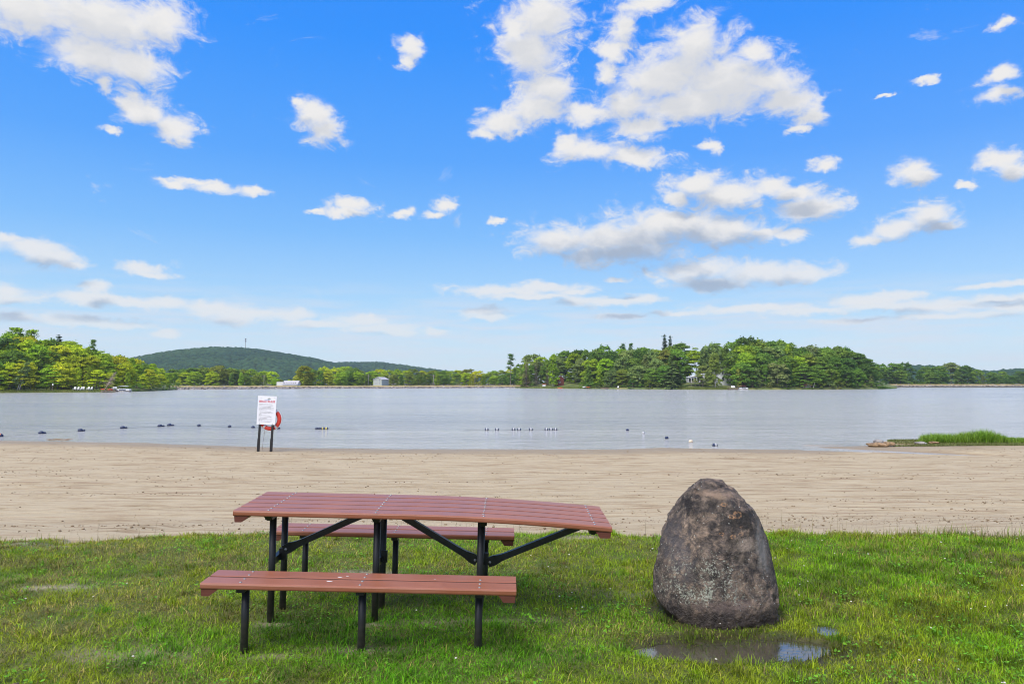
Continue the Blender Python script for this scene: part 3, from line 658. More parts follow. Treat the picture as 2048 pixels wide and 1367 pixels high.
# ------------------------------------------------------------------ table and benches
TX, TY, TZ = -.94, 5.3174, .8067; YAW, ROLL, PITT = -.0066, .0234, .0303
TM = Matrix.Rotation(-YAW, 3, 'Z') @ Matrix.Rotation(ROLL, 3, 'Y') @ Matrix.Rotation(PITT, 3, 'X')
SP, WT, WB = .741, .7094, .291
def sag(x): return -.0307*max(0, x-.25)**1.88
def plank(x0, x1, y0, y1, z0, z1, parent, warp=None, n=40, gap_shade=(True, True)):
    """board with rounded long edges along x"""
    b = .010; prof = [(y0, z0+b), (y0+b*.3, z0+b*.3), (y0+b, z0), (y1-b, z0), (y1-b*.3, z0+b*.3), (y1, z0+b), (y1, z1-b), (y1-b*.3, z1-b*.3), (y1-b, z1), (y0+b, z1), (y0+b*.3, z1-b*.3), (y0, z1-b)]
    V = []; k = len(prof)
    for i in range(n+1):
        x = x0+(x1-x0)*i/n; dz = warp(x) if warp else 0
        for (a, c) in prof: V.append((x, a, c+dz))
    Fq = [(i*k+j, i*k+(j+1) % k, (i+1)*k+(j+1) % k, (i+1)*k+j) for i in range(n) for j in range(k)]
    Fq += [tuple(range(k-1, -1, -1)), tuple(n*k+j for j in range(k))]
    mi = []
    for i in range(n):
        for j in range(k): mi.append(1 if (gap_shade[1] and j in (4, 5, 6)) or (gap_shade[0] and j in (11, 0, 10)) else 0)
    return meshobj('plank', V, Fq, [M['plank'], M['gap_shade']], parent, False, mi+[0, 0])
_bolt = None
def bolt(parent, p):
    global _bolt
    if _bolt is None:
        mb = MB(); mb.lathe([(0, .004), (.0045, .0036), (.0075, .002), (.009, 0), (.009, -.001)], n=12)
        _bolt = mb.build('bolt', M['galv'], parent, True); o = _bolt
    else:
        o = _bolt.copy(); C.objects.link(o); o.parent = parent
    o.location = p; return o
def leg(parent, x, y, ztop, zbot, r=.024):
    """leg's own origin stands at its foot"""
    mb = MB(); h = ztop-zbot
    mb.tube((0, 0, -.08), (0, 0, h), r, r, 20)
    o = mb.build('leg', M['leg'], parent, True); o.location = (x, y, zbot); return o
def root(name, label, cat, org):
    e = empty(name, (0, 0, 0), label, cat)
    e.matrix_world = Matrix.Translation(Vector((TX, TY, TZ))+TM @ Vector(org)) @ TM.to_4x4(); return e
def gap_planks(xl, xr, yc, w, n, z, parent, warp=None):
    g = .013; pw = (w-g*(n-1))/n; ys_ = []
    for i in range(n):
        y0 = yc-w/2+i*(pw+g); plank(xl, xr, y0, y0+pw, z-.038, z, parent, warp, gap_shade=(i > 0, i < n-1)); ys_.append((y0+.034, y0+pw-.034))
    return ys_
# table: origin on the ground under the middle legs
GZ = -.80
t = root('picnic_table', 'long red-brown plank picnic table on black steel posts, its right end sagging', 'picnic table', (0, 0, GZ))
H_ = -GZ
xl, xr = -SP-.2292, SP+.886
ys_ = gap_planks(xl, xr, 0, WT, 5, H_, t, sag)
for bxp in (-SP, 0, SP, xr-.115):
    for a, b in ys_:
        for yb in (a, b): bolt(t, (bxp+random.Random(int(bxp*100+yb*1000)).uniform(-.003, .003), yb, H_+sag(bxp)+.001))
for bxp in (-SP, 0, SP, xr-.125):
    mb = MB(); mb.box((bxp, 0, H_-.038-.016+sag(bxp)), (.05, WT-.10, .030)); 
    for s_ in (-1, 1):   # bevelled ends of the steel channel
        y_ = s_*(WT/2-.05); z_ = H_-.0395+sag(bxp)
        mb.add([(bxp-.028, y_, z_), (bxp+.028, y_, z_), (bxp+.028, y_+s_*.025, z_), (bxp-.028, y_+s_*.025, z_), (bxp-.012, y_, z_-.035), (bxp+.012, y_, z_-.035)], [(0, 1, 5, 4), (3, 4, 5, 2), (0, 4, 3), (1, 2, 5), (0, 3, 2, 1)] if s_ < 0 else [(0, 4, 5, 1), (3, 2, 5, 4), (0, 3, 4), (1, 5, 2), (0, 1, 2, 3)])
    mb.build('crossbar', M['black'], t)
def cleat(parent, xc, side, y0, y1, z, dz=0, w=.085):
    mb = MB(); wb = .05 if side < 0 else .075
    xo = xc; xi = xc-side*w; xi2 = xc-side*wb
    v = [(xo, y0, z), (xi-side*.02, y0, z), (xi2-side*.0, y0, z-.042), (xo-side*.004, y0, z-.042)]
    v = [(a, b, c+dz) for a, b, c in v]; v += [(a, y1, c) for a, b, c in v]
    f = [(0, 1, 2, 3), (7, 6, 5, 4), (0, 4, 5, 1), (1, 5, 6, 2), (2, 6, 7, 3), (3, 7, 4, 0)]
    mb.add(v, f)
    # groove along the piece
    return mb.build('end_cleat', M['cleat'], parent)
cleat(t, xl+.006, -1, -WT/2+.008, WT/2-.008, H_-.0385); cleat(t, xr-.006, 1, -WT/2+.008, WT/2-.008, H_-.0385, sag(xr-.04)-.001)
for lx in (-SP-.02, -.02, SP-.02):
    for ly in (-.14, .14): leg(t, lx, ly, H_-.054+sag(lx), .0)
# cross ties between each pair of posts and the diagonal braces
for lx in (-SP-.02, -.02, SP-.02):
    mb = MB(); mb.box((lx+.0, 0, .40), (.036, .235, .05)); mb.box((lx+.032, 0, .415), (.05, .014, .085)); mb.build('post_tie', M['black'], t)
def brace(p, q):
    """flat-ended square tube: flattened and widened at the lower end, bolted"""
    p, q = Vector(p), Vector(q); d = (q-p); L_ = d.length; d.normalize(); u = Vector((0, 1, 0)); w = d.cross(u).normalized()
    st = [(0, .010, .034), (.05, .010, .036), (.11, .016, .024), (.18, .019, .0215), (L_-.14, .019, .0215), (L_-.08, .015, .024), (L_, .008, .020)]
    V = []; 
    for s_, hy, hw in st:
        c = p+d*s_; V += [c+u*hy+w*hw, c-u*hy+w*hw, c-u*hy-w*hw, c+u*hy-w*hw]
    Fq = [(i*4+j, i*4+(j+1) % 4, i*4+4+(j+1) % 4, i*4+4+j) for i in range(len(st)-1) for j in range(4)]+[(3, 2, 1, 0), tuple(len(st)*4-4+j for j in range(4))]
    o = meshobj('brace', V, Fq, M['black'], t)
    mb = MB(); Mx = Matrix.Rotation(math.pi/2, 3, 'X'); mb.lathe([(0, .009), (.007, .008), (.010, .004), (.011, 0)], c=p+d*.018+Vector((0, -.0102, 0)), n=12, M=Mx)
    mb.build('bolt', M['galv'], o, True)
    return o
brace((-SP+.02, 0, .445), (-.10, 0, H_-.062)); brace((SP-.045, 0, .395), (.09, 0, H_-.062)); brace((SP+.03, 0, .385), (xr-.13, 0, H_-.065+sag(xr-.13)))

def bench(yc, label, zb, missing=None):
    b = root('bench', label, 'bench', (0, yc, zb)); z = -.3436-zb
    xl_, xr_ = -SP-.2368, SP+.2295
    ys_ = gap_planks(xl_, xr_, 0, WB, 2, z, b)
    for bxp in (-SP, 0, SP):
        for a, c in ys_:
            for yb in (a, c):
                if missing and (bxp, yb > .05 and c == yb) == missing: continue
                bolt(b, (bxp, yb, z+.001))
        mb = MB(); mb.box((bxp, 0, z-.038-.014), (.05, WB-.07, .026)); mb.build('crossbar', M['black'], b)
    cleat(b, xl_+.004, -1, -WB/2+.006, WB/2-.006, z-.0385); cleat(b, xr_-.004, 1, -WB/2+.006, WB/2-.006, z-.0385)
    for lx in (-SP, 0, SP): leg(b, lx-.004, 0, z-.05, 0.0)
    return b
bench(-.6914, 'long red-brown two-plank bench on the near side of the picnic table', -.80, (SP, True))
bench(.661, 'red-brown two-plank bench on the beach side, half hidden behind the picnic table', -.82)
# pale scuffs on the near bench are chips of its surface (thin flakes)
nb = [o for o in bpy.data.objects if o.name == 'bench'][0]
for (fx_, fy_, sz) in ((-.205, -.055, .020), (-.16, .035, .016), (-.115, .055, .010), (.45, .03, .007)):
    n_ = 9; vs = [(fx_+sz*(1+.4*math.sin(i*2.3))*math.cos(6.283*i/n_), fy_+sz*.5*(1+.3*math.cos(i*1.7))*math.sin(6.283*i/n_), .4564+.0013) for i in range(n_)]
    mb = MB(); mb.add(vs, [tuple(range(n_))]); mb.build('scuff_mark', M['tape'], nb)

# ------------------------------------------------------------------ boulder
def boulder():
    D = 5.45; CX, CY = 1.53, 5.45
    Lp = [(958.5, 1418), (960, 1404), (972, 1388), (991, 1367.5), (1024.5, 1349), (1058, 1337), (1110, 1321), (1160, 1309), (1190, 1307.5), (1212, 1318), (1250, 1340)]
    Rp = [(958.5, 1422), (961, 1447), (978, 1466), (1003, 1487), (1037, 1516), (1067, 1527), (1117, 1543), (1166, 1546.5), (1196, 1546), (1216, 1540), (1250, 1532)]
    z = lambda py: P(1430, py, D).z
    zl = [z(a) for a, _ in Lp][::-1]; xl = [X(b, D)-CX for _, b in Lp][::-1]; zr = [z(a) for a, _ in Rp][::-1]; xr = [X(b, D)-CX for _, b in Rp][::-1]
    nz_, na = 150, 220; z0, z1 = -.12, z(958.5)
    FAC = []
    for (a_, e_, dd) in ((-38, 16, .43), (-75, 12, .335), (-118, 22, .40), (-150, 20, .405), (-8, 8, .455), (-55, 42, .66), (-100, 48, .72), (-20, 50, .80), (-95, 5, .33), (-62, 6, .365), (-122, 8, .345)):
        a_, e_ = R_(a_), R_(e_); FAC.append((math.cos(a_)*math.cos(e_), math.sin(a_)*math.cos(e_), math.sin(e_), dd))
    V = []
    for i in range(nz_):
        t_ = i/(nz_-1); t2 = 1-(1-t_)**1.7; zz = z0+(z1-z0)*t2
        a = np.interp(zz, zl, xl); b = np.interp(zz, zr, xr)
        if t_ == 1: a = b = (a+b)/2
        cx = (a+b)/2; hw = (b-a)/2
        u = max(0, zz/z1)
        dep = .40*math.sqrt(max(0, 1-u**2.6))*(1 if zz > .08 else 1-.9*(.08-zz)); cy = .03+.06*u
        for j in range(na):
            th = 2*math.pi*j/na; c, s_ = math.cos(th), math.sin(th)
            e = 2/2.35; xx = cx+hw*math.copysign(abs(c)**e, c); yy = cy+dep*math.copysign(abs(s_)**e, s_)
            v = Vector((xx, yy, zz)); nrm = Vector((c*max(hw, .05), s_*max(dep, .05)*.9, .25)).normalized()
            d = .050*(mnoise.fractal(v*2.1+Vector((3, 1, 7)), .9, 2.1, 4))+.036*(mnoise.turbulence(v*5.5, 4, True)-.5)+.011*mnoise.fractal(v*24, .8, 2, 4)
            # ridge running down the front to the lower right, hollow at upper left
            if s_ < .2:
                rx = .04+.30*(1-u); d += .030*math.exp(-((xx-rx)/.07)**2)*(1-u)
                d -= .065*math.exp(-(((xx+.19-(zz-.76)*.5)/.045)**2+((zz-.76)/.07)**2))
                d -= .025*math.exp(-(((xx+.06-(.7-zz)*.3)/.03)**2+((zz-.6)/.16)**2))
                d += .035*math.exp(-(((xx-.0)/.14)**2+((zz-.85)/.035)**2)); d -= .03*math.exp(-(((xx-.0)/.16)**2+((zz-.92)/.03)**2)); d -= .022*math.exp(-(((xx-.22-(.8-zz)*.25)/.022)**2))*(1 if zz < .8 else 0)
                d -= .030*math.exp(-(((xx-.33)/.03)**2+((zz-.30)/.22)**2))
            k = min(1, hw/.15)
            amp = 1.0 if abs(c) < .9 else .45
            v += nrm*d*k*amp
            for (nx_, ny_, nz2, dd) in FAC:
                q_ = v.x*nx_+v.y*ny_+v.z*nz2-dd
                if q_ > 0: v -= Vector((nx_, ny_, nz2))*q_*.80
            V.append(v)
    Fq = [(i*na+j, i*na+(j+1) % na, (i+1)*na+(j+1) % na, (i+1)*na+j) for i in range(nz_-1) for j in range(na)]
    Fq.append(tuple((nz_-1)*na+j for j in range(na)))
    o = meshobj('boulder', V, Fq, M['boulder'], None, True); o.location = (CX, CY, 0)
    tag(o, 'large dark upright boulder with grey-green lichen standing in the lawn', 'boulder')
boulder()
mb = MB(); p_ = [P(-30, 1362, 3.95), P(10, 1356, 4.0), P(38, 1349, 4.05)]
for q in p_: q.z = .035
mb.chain(p_, [.012, .014, .010], 9); mb.tube(p_[1], p_[1]+Vector((.05, -.03, .01)), .007, .004, 7)
tag(mb.build('stick', M['stick'], None, True), 'short brown stick lying in the grass at the lower left corner', 'stick')

# ------------------------------------------------------------------ beach rules sign and lifebuoy
SD = 26.2
def text(body, size, mat, parent, loc, name='lettering', align='LEFT', ext=.001):
    cu = bpy.data.curves.new(name, 'FONT'); cu.body = body; cu.size = size; cu.extrude = ext; cu.align_x = align; cu.resolution_u = 3; cu.offset = size*.035
    ob = bpy.data.objects.new('tmp_text', cu); C.objects.link(ob)
    dg = bpy.context.evaluated_depsgraph_get(); me = bpy.data.meshes.new_from_object(ob.evaluated_get(dg)); bpy.data.objects.remove(ob)
    me.materials.clear(); me.materials.append(mat); me.name = name
    o = bpy.data.objects.new(name, me); C.objects.link(o); o.parent = parent; o.location = loc; o.rotation_euler = (math.pi/2, 0, 0); return o
cxs = X(531, SD); zf = P(531, 903, SD).z
sg = empty('sign', (cxs, SD, zf), 'white beach rules notice board on two black posts at the waterline', 'sign')
mpx = SD/F
sg.rotation_euler = (0, R_(2.4), 0)
# panel, 37 px x 57 px
pw, ph = 37*mpx, 56.5*mpx; pb = 54*mpx
mb = MB(); mb.box((0.0, 0, pb+ph/2), (pw, .012, ph), bev=.002); mb.build('panel', M['signwhite'], sg)
panel = [c for c in sg.children if c.name.startswith('panel')][0]
yf_ = -.0065
tx = text('BEACH RULES', .088, M['signred'], sg, (0, yf_, pb+ph*.775), 'heading', 'CENTER'); tx.scale = (1.05, 1.15, 1)
rr = random.Random(12)
for i, wd in enumerate((.70, .74, .64, .80, .76, .44, .66, .78, .12, .62, .68, .42, .74, .72, .64)):   # small print, unreadable at this distance
    mb = MB(); x_ = -pw*.40; xe = x_+pw*wd; z_ = pb+ph*(.70-.0435*i)
    while x_ < xe:
        w_ = rr.uniform(.018, .060); x2 = min(xe, x_+w_); k_ = x_
        while k_ < x2-.003:
            h_ = rr.choice((.011, .011, .018)); mb.add([(k_, yf_-.001, z_), (k_+.006, yf_-.001, z_), (k_+.006, yf_-.001, z_+h_), (k_, yf_-.001, z_+h_)], [(0, 1, 2, 3)]); k_ += .0082
        x_ = x2+.009
    mb.build('rule_line', M['signink'], sg)
# emblem: small dark trees above a pale band
mb = MB()
for (ex, ez, es) in ((.035, 0, .05), (.0, -.012, .036), (.072, -.012, .036)):
    for k in range(2): mb.add([(ex-es*.5, yf_-.001, ez+k*es*.35), (ex+es*.5, yf_-.001, ez+k*es*.35), (ex, yf_-.001, ez+es*.6+k*es*.35)], [(0, 1, 2)])
e1 = mb.build('emblem', M['signgreen'], sg); e1.location = (.03, 0, pb+ph*.895)
mb = MB(); mb.add([(-.10+.2*i/12, yf_-.0012, .012*math.sin(i/12*math.pi)) for i in range(13)]+[(.10-.2*i/12, yf_-.0012, -.02+.012*math.sin((12-i)/12*math.pi)) for i in range(13)], [tuple(range(26))])
e2 = mb.build('emblem_band', M['signblue'], sg); e2.location = (0, 0, pb+ph*.86)
for s_, pxx, pt in ((-1, -.0, 0), (1, 0, 0)):
    x_ = (-12.5 if s_ < 0 else 13)*mpx
    mb = MB(); mb.box((x_, .0365, (pb+ph*.96)/2-.1+.1), (.072 if 1 else 0, .06, pb+ph*.96), bev=.004)
    mb.box((x_-.004, .0365, 15*mpx-.12), (.086, .074, 30*mpx+.1), bev=.004)
    mb.build('post', M['black'], sg)
for (x_, z_) in ((-12.5*mpx, pb+.03), (13*mpx, pb+.035), (-12.5*mpx, pb+ph*.93), (15*mpx, pb+ph*.95)):
    mb = MB(); mb.lathe([(0, .006), (.008, .005), (.011, 0)], n=10, M=Matrix.Rotation(math.pi/2, 3, 'X'), c=(x_, yf_, z_)); mb.build('screw', M['black'], sg)
# lifebuoy hangs on the far side of the right-hand post
bc = P(540.5, 838, SD+.12); Rm, rm = 18.2*mpx, 4.1*mpx
lb = empty('lifebuoy', bc, 'red lifebuoy with pale bands hanging behind the right edge of the beach rules board', 'lifebuoy')
def torus_arc(a0, a1, R0, r0, mat, name, parent, n=24, k=14, ry=.62):
    V = []; Fq = []
    full = abs(a1-a0) > 6.28
    for i in range(n+1):
        a = a0+(a1-a0)*i/n
        for j in range(k):
            b = 2*math.pi*j/k; rr = R0+r0*math.cos(b); V.append((rr*math.cos(a), r0*ry*math.sin(b), rr*math.sin(a)))
    Fq = [(i*k+j, i*k+(j+1) % k, (i+1)*k+(j+1) % k, (i+1)*k+j) for i in range(n) for j in range(k)]
    return meshobj(name, V, Fq, mat, parent, True)
torus_arc(0, 2*math.pi, Rm, rm, M['red'], 'ring', lb, 64, 18)
for ang in (52, 142, 232, 308): torus_arc(R_(ang-6), R_(ang+6), Rm, rm*1.04, M['tape'], 'band', lb, 4, 14)
mb = MB(); pts = []
for i in range(60):
    a = 2*math.pi*i/59; q = (Rm+rm*(1.12+.16*abs(math.sin(2*(a-R_(52)))))); pts.append((q*math.cos(a), -.01, q*math.sin(a)))
mb.chain(pts, [.006]*60, 5); mb.build('grab_line', M['tape'], lb)
mb = MB(); hk = Vector((6.0*mpx, -.03, 34*mpx)); mb.chain([(2*mpx, -.02, Rm+rm), (4.0*mpx, -.03, 27*mpx), hk], [.008, .008, .012], 6); mb.tube(hk, hk+Vector((.06, 0, .05)), .016, .010, 6); mb.build('hanging_cord', M['black'], lb)
mb = MB(); mb.chain([(-8*mpx, .02, -8*mpx), (-11*mpx, .02, -24*mpx), (-14*mpx, .02, -44*mpx), (-15*mpx, .0, -62*mpx)], [.006]*4, 5); mb.build('throw_line', M['wood'], lb)

# ------------------------------------------------------------------ swimming-area floats
def float_proto(kind):
    """kind: list of materials along the axis"""
    e = empty('buoy', (0, 0, 0), None, 'buoy'); n = 12
    for i, mt in enumerate(kind):
        a0, a1 = -1+2*i/len(kind), -1+2*(i+1)/len(kind); prof = []
        for j in range(5):
            a = a0+(a1-a0)*j/4; prof.append((.105*math.sqrt(max(0, 1-abs(a)**2.4))+.004, a*.135))
        mb = MB(); mb.lathe(prof, n=14, M=Matrix.Rotation(math.pi/2, 3, 'Y')); mb.build('float_half' if mt != 'floatwhite' else 'float_band', M[mt], e, True)
    return e
protos = {}
def buoy(px, py, kind, label, sc_=1.0, rz=0.0, group=None):
    D = Dw(py+2.2); k = tuple(kind)
    if k not in protos: protos[k] = o = float_proto(kind)
    else: o = copy_tree(protos[k])
    o.location = (X(px, D), D, ZW+.035); o.scale = (sc_*.85,)*3; o.rotation_euler = (0, R_(4), rz)
    tag(o, label, 'buoy', group or 'floats marking the swimming area'); return o
NW = ('navy', 'floatwhite', 'navy'); N1 = ('navy', 'navy'); 
buoy(4, 870, ('navy', 'orange', 'navy'), 'orange-banded dark float at the far left edge of the lake', 1.3, .2)
pairs = [(87, 864, 'leftmost dark float pair, just off the sand'), (165, 859, 'dark float pair, second from the left edge'), (249, 853.5, 'dark float pair under the left pontoon boat'), (323, 850, 'left one of two close dark float pairs, left of the sign'), (342, 848.5, 'right one of two close dark float pairs, left of the sign')]
for px, py, lab in pairs:
    buoy(px-1, py, N1, 'larger '+lab.replace(' pair', '').replace('pairs', 'float clusters'), 1.15, .3)
    buoy(px+6, py-.2, N1, 'smaller companion beside the '+lab.replace(' pair', '').replace('pairs', 'float clusters'), .62, 1.1)
buoy(400, 849, N1, 'small dark float just right of the two close float clusters', .9, .4)
buoy(461, 851, N1, 'small dark float midway between the close pairs and the sign', .9, .4); buoy(508, 852.5, N1, 'dark float touching the left post of the beach rules sign', .9, .4)
buoy(559, 854.5, N1, 'dark float just right of the red lifebuoy', .8, .4)
for i, (px, kd, lab) in enumerate(((635, N1, 'leftmost dark float of the cluster right of the sign'), (640.5, N1, 'second dark float of the cluster right of the sign'), (645.5, ('navy', 'yellow'), 'yellow and navy float in the cluster right of the sign'), (650, N1, 'dark float between the two yellow-ended ones'), (655, ('yellow', 'navy'), 'rightmost yellow and navy float of the cluster right of the sign'))):
    buoy(px, 855, kd, lab, .8, .1)
labs = ['white-banded float, leftmost of the middle rope line', 'white-banded float, second on the middle rope line', 'white-banded float, left of a close pair on the middle rope line', 'white-banded float, right of a close pair on the middle rope line', 'lone white-banded float right of the close pair in mid lake', 'white-banded float, left of the tight trio in mid lake', 'white-banded float, centre of the tight trio in mid lake', 'white-banded float, right of the tight trio in mid lake']
for px, lb_ in zip((973.5, 994, 1027, 1038, 1061.5, 1092.5, 1101.5, 1110.5), labs): buoy(px, 857, NW, lb_, .95, 0)
buoy(1254, 858, N1, 'small dark float, farthest out of the right-hand drifting ones', .75, .6); buoy(1286, 864, ('floatwhite', 'navy'), 'white and dark float, second from the left of the drifting ones', .8, .9)
buoy(1332, 874, N1, 'small blue float between the white-capped one and the cream one', .8, .3); buoy(1380, 881, ('fcream', 'fcream'), 'cream float lying close to the sand', .85, .4)
buoy(1428, 888.5, ('navy', 'floatwhite', 'navy'), 'white and navy float nearest the sand on the right', .95, .25)
def rope(pts, label):
    mb = MB(); w = []
    for (px, py) in pts: D = Dw(py); w.append(Vector((X(px, D), D, ZW+.012)))
    mb.chain(w, [.0035]*len(w), 5); tag(mb.build('rope', M['rope'], None), label, 'rope', None)
rope([(-40, 874), (4, 872), (90, 866), (165, 861), (249, 856), (323, 852), (342, 850.5), (400, 851), (461, 853), (508, 854.5), (559, 856), (645, 857), (720, 857.5)], 'dark rope joining the left-hand line of floats')
rope([(930, 859), (973, 859), (994, 859), (1027, 859.5), (1061, 859.2), (1101, 859), (1135, 858.5)], 'dark rope joining the white-banded floats in mid lake')

# ------------------------------------------------------------------ rocks at the waterline, reed tussock
def rock(px, py, D, w, h, d, mat, label, seed, rz=0):
    p = P(px, py, D); bm = bmesh.new(); bmesh.ops.create_icosphere(bm, subdivisions=4, radius=1)
    for v in bm.verts:
        n_ = v.co.copy(); f = 1+.30*mnoise.fractal(n_*1.3+Vector((seed*3.1, 0, 0)), 1, 2, 3)+.10*mnoise.turbulence(n_*5+Vector((seed, 0, 0)), 3, False)
        v.co = Vector((n_.x*w/2, n_.y*d/2, n_.z*h/2))*f
    me = bpy.data.meshes.new('rock'); bm.to_mesh(me); bm.free(); me.materials.append(mat); me.polygons.foreach_set('use_smooth', [True]*len(me.polygons))
    o = bpy.data.objects.new('rock', me); C.objects.link(o); o.location = (p.x, D, p.z); o.rotation_euler = (0, 0, rz); return tag(o, label, 'rock')
D1 = 28.6; m1 = D1/F
rock(1754, 889, D1, 38*m1, 9*m1, .5, M['rock_tan'], 'long flat tan rock at the water edge by the grassy spit', 1)
rock(1757, 882.5, D1+.35, 18*m1, 9*m1, .4, M['rock_grey'], 'rounded grey-brown rock behind the long tan one at the water edge', 2)
rock(1778, 887, D1+.1, 22*m1, 8*m1, .4, M['rock_tan'], 'dark brown rock at the right end of the shore rocks', 3)
rock(1842, 885.5, 29.4, 22*m1, 6*m1, .4, M['rock_grey'], 'low grey stone at the left foot of the reed tussock', 4)
rock(1868, 884.5, 29.6, 16*m1, 5*m1, .4, M['rock_tan'], 'small pale stone at the foot of the reed tussock', 5)
mb = MB(); rnd = random.Random(4)
for i in range(26):
    px = 95+rnd.random()*42; D = Dw(878.5+rnd.random()*3); p = Vector((X(px, D), D, ZW+.02+.03*rnd.random())); a = rnd.uniform(-.5, .5); L_ = rnd.uniform(.1, .4)
    mb.tube(p, p+Vector((math.cos(a)*L_, math.sin(a)*L_*.5, rnd.uniform(0, .05))), .008, .004, 5)
tag(mb.build('driftwood_twigs', M['rock_tan'], None), 'reddish tangle of twigs washed up at the left waterline', 'driftwood', kind='stuff')
rs = np.random.RandomState(21)
def reedtop(px): return np.interp(px, [1825, 1840, 1865, 1900, 1925, 1955, 1985, 2010, 2048, 2100], [887, 868, 865, 866, 861, 857, 862, 872, 874, 876])
k = 38000; px = 1828+rs.rand(k)*900; D = 29.7+rs.rand(k)*1.9; xx = (px-1024)/F*D; zb = sandz(xx, D)
ht = np.maximum(.06, (CAMH-(reedtop(px)-HOR)/F*D)-zb)*(.5+.9*rs.rand(k)**.8)*(.60+.85*fbm(xx*2.8, D*2.8))
v, T_ = blades(xx, D, zb, ht, .008+.010*rs.rand(k), .3+.8*rs.rand(k), rs)
c = np.repeat((np.array([.11, .27, .018])*(1-fbm(xx*2, D*2)[:, None])+np.array([.26, .34, .05])*fbm(xx*2, D*2)[:, None])*(.6+.8*rs.rand(k, 1)), 5, 0)
k2 = 380; px2 = 1890+rs.rand(k2)*600; D2 = 29.8+rs.rand(k2)*1.5; x2 = (px2-1024)/F*D2; z2 = sandz(x2, D2)
h2 = (CAMH-(reedtop(px2)-HOR)/F*D2-z2)*(1.1+.35*rs.rand(k2)); v2, T2 = blades(x2, D2, z2, h2, np.full(k2, .009), .1+.25*rs.rand(k2), rs)
c2 = np.repeat(np.array([.26, .24, .12])*(.6+.8*rs.rand(k2, 1)), 5, 0)
tag(npmesh('reed_grass', np.concatenate([v, v2]), np.concatenate([T_, T2+len(v)]), M['grass'], attrs={'col': np.concatenate([c, c2])}), 'tall lush green reed grass on the spit at the right edge', 'reeds', kind='stuff')
k = 75000; px = 1770+rs.rand(k)*950; D = 28.6+rs.rand(k)*2.2; xx = (px-1024)/F*D; zz = sandz(xx, D); ok = (zz > ZW+.015) & (rs.rand(k) < .85); xx, D, zz = xx[ok], D[ok], zz[ok]; k = len(xx)
v, T_ = blades(xx, D, zz, (.04+.08*rs.rand(k)), .010+.008*rs.rand(k), .3+.8*rs.rand(k), rs)
c = np.repeat(np.array([.17, .19, .065])*(.5+.9*rs.rand(k, 1)), 5, 0)
tag(npmesh('spit_grass', v, T_, M['grass'], attrs={'col': c}), 'short trampled olive grass on the spit in front of the reeds', 'grass', kind='stuff')

# ------------------------------------------------------------------ far shores
def shore_D(px, pts): return np.interp(px, [p[0] for p in pts], [Dw(p[1]) for p in pts])
LEFT = [(-900, 792), (-300, 787.5), (0, 785.5), (110, 784.6), (240, 783.6), (310, 781.5), (345, 779.5), (365, 778.6)]
ISLE = [(1000, 775.6), (1060, 776.1), (1200, 777.5), (1400, 778.8), (1500, 779), (1620, 778.8), (1760, 777.6), (1790, 776.9)]
DAM = [(300, 779), (350, 778.6), (700, 776.6), (1040, 775.3), (1400, 774.6), (1765, 774.1), (2048, 773.9), (2600, 773.8)]
def gl(px, D):      # ground height on the left shore
    s = D-shore_D(px, LEFT); return ZW-.4+np.clip(s, 0, 1.2)*.75+np.clip(s-3, 0, 60)*.045
def gi_(px, D):
    s = D-shore_D(px, ISLE); e = np.minimum(sstep(1030, 1120, px), sstep(1800, 1745, px)); return ZW-.4+np.clip(s, 0, 1.5)*.62+e*np.clip(s-2, 0, 32)*.09
GB = -.35            # land behind the embankment
def strip(name, pxs, offs, Df, zf, mat, **kw):
    PX, OF = np.meshgrid(pxs, offs); Dd = Df(PX)+OF; Xx = (PX-1024)/F*Dd; Z = zf(PX, Dd)
    nx, ny = len(pxs), len(offs); i = np.arange(nx*ny).reshape(ny, nx); Fc = np.stack([i[:-1, :-1], i[:-1, 1:], i[1:, 1:], i[1:, :-1]], -1).reshape(-1, 4)
    return tag(npmesh(name, np.stack([Xx.ravel(), Dd.ravel(), Z.ravel()], 1), Fc, mat, smooth=True), kind='structure', **kw)
offs = np.concatenate([np.linspace(-1, 4, 12), np.linspace(5, 14, 7), np.linspace(18, 110, 12)])
pl_ = np.concatenate([np.linspace(-2600, -700, 20), np.linspace(-680, 372, 120)])
strip('shore', pl_, offs, lambda p: shore_D(p, LEFT), lambda p, D: gl(p, D)+.12*(fbm(p*.11, D*.5)-.5)-3*sstep(352, 372, p), M['turf'])
offs2 = np.concatenate([np.linspace(-1, 5, 14), np.linspace(6, 38, 14)])
strip('headland', np.linspace(1040, 1792, 120), offs2, lambda p: shore_D(p, ISLE), lambda p, D: gi_(p, D)+.12*(fbm(p*.11, D*.5)-.5)-2.0*sstep(30, 38, D-shore_D(p, ISLE)), M['turf'])
# embankment: riprap face and a dry grass top
def damtop(px): return np.interp(px, [300, 700, 1040, 1765, 2600], [771.0, 770.6, 770.0, 768.0, 767.8])
dp = np.linspace(200, 2700, 400); V = []; Fq = []; mi = []
prof = [(-.8, None, 0), (2.6, 'top', 0), (3.4, 'top+', 1), (6.5, 'top+', 1), (12, 'back', 1)]
for px in dp:
    D0 = float(shore_D(px, DAM)); zt = CAMH-(float(damtop(px))-HOR)/F*(D0+3)
    for of, k_, _ in prof:
        D = D0+of; z = {None: ZW-.5, 'top': zt-.42, 'top+': zt+.03*math.sin(px), 'back': GB-.2}[k_]; V.append(((px-1024)/F*D, D, z))
n_ = len(prof)
for i in range(len(dp)-1):
    for j in range(n_-1): Fq.append((i*n_+j, (i+1)*n_+j, (i+1)*n_+j+1, i*n_+j+1)); mi.append(0 if j < 1 else 1)
tag(meshobj('embankment', V, Fq, [M['bank'], M['drygrass']], None, False, mi), kind='structure')
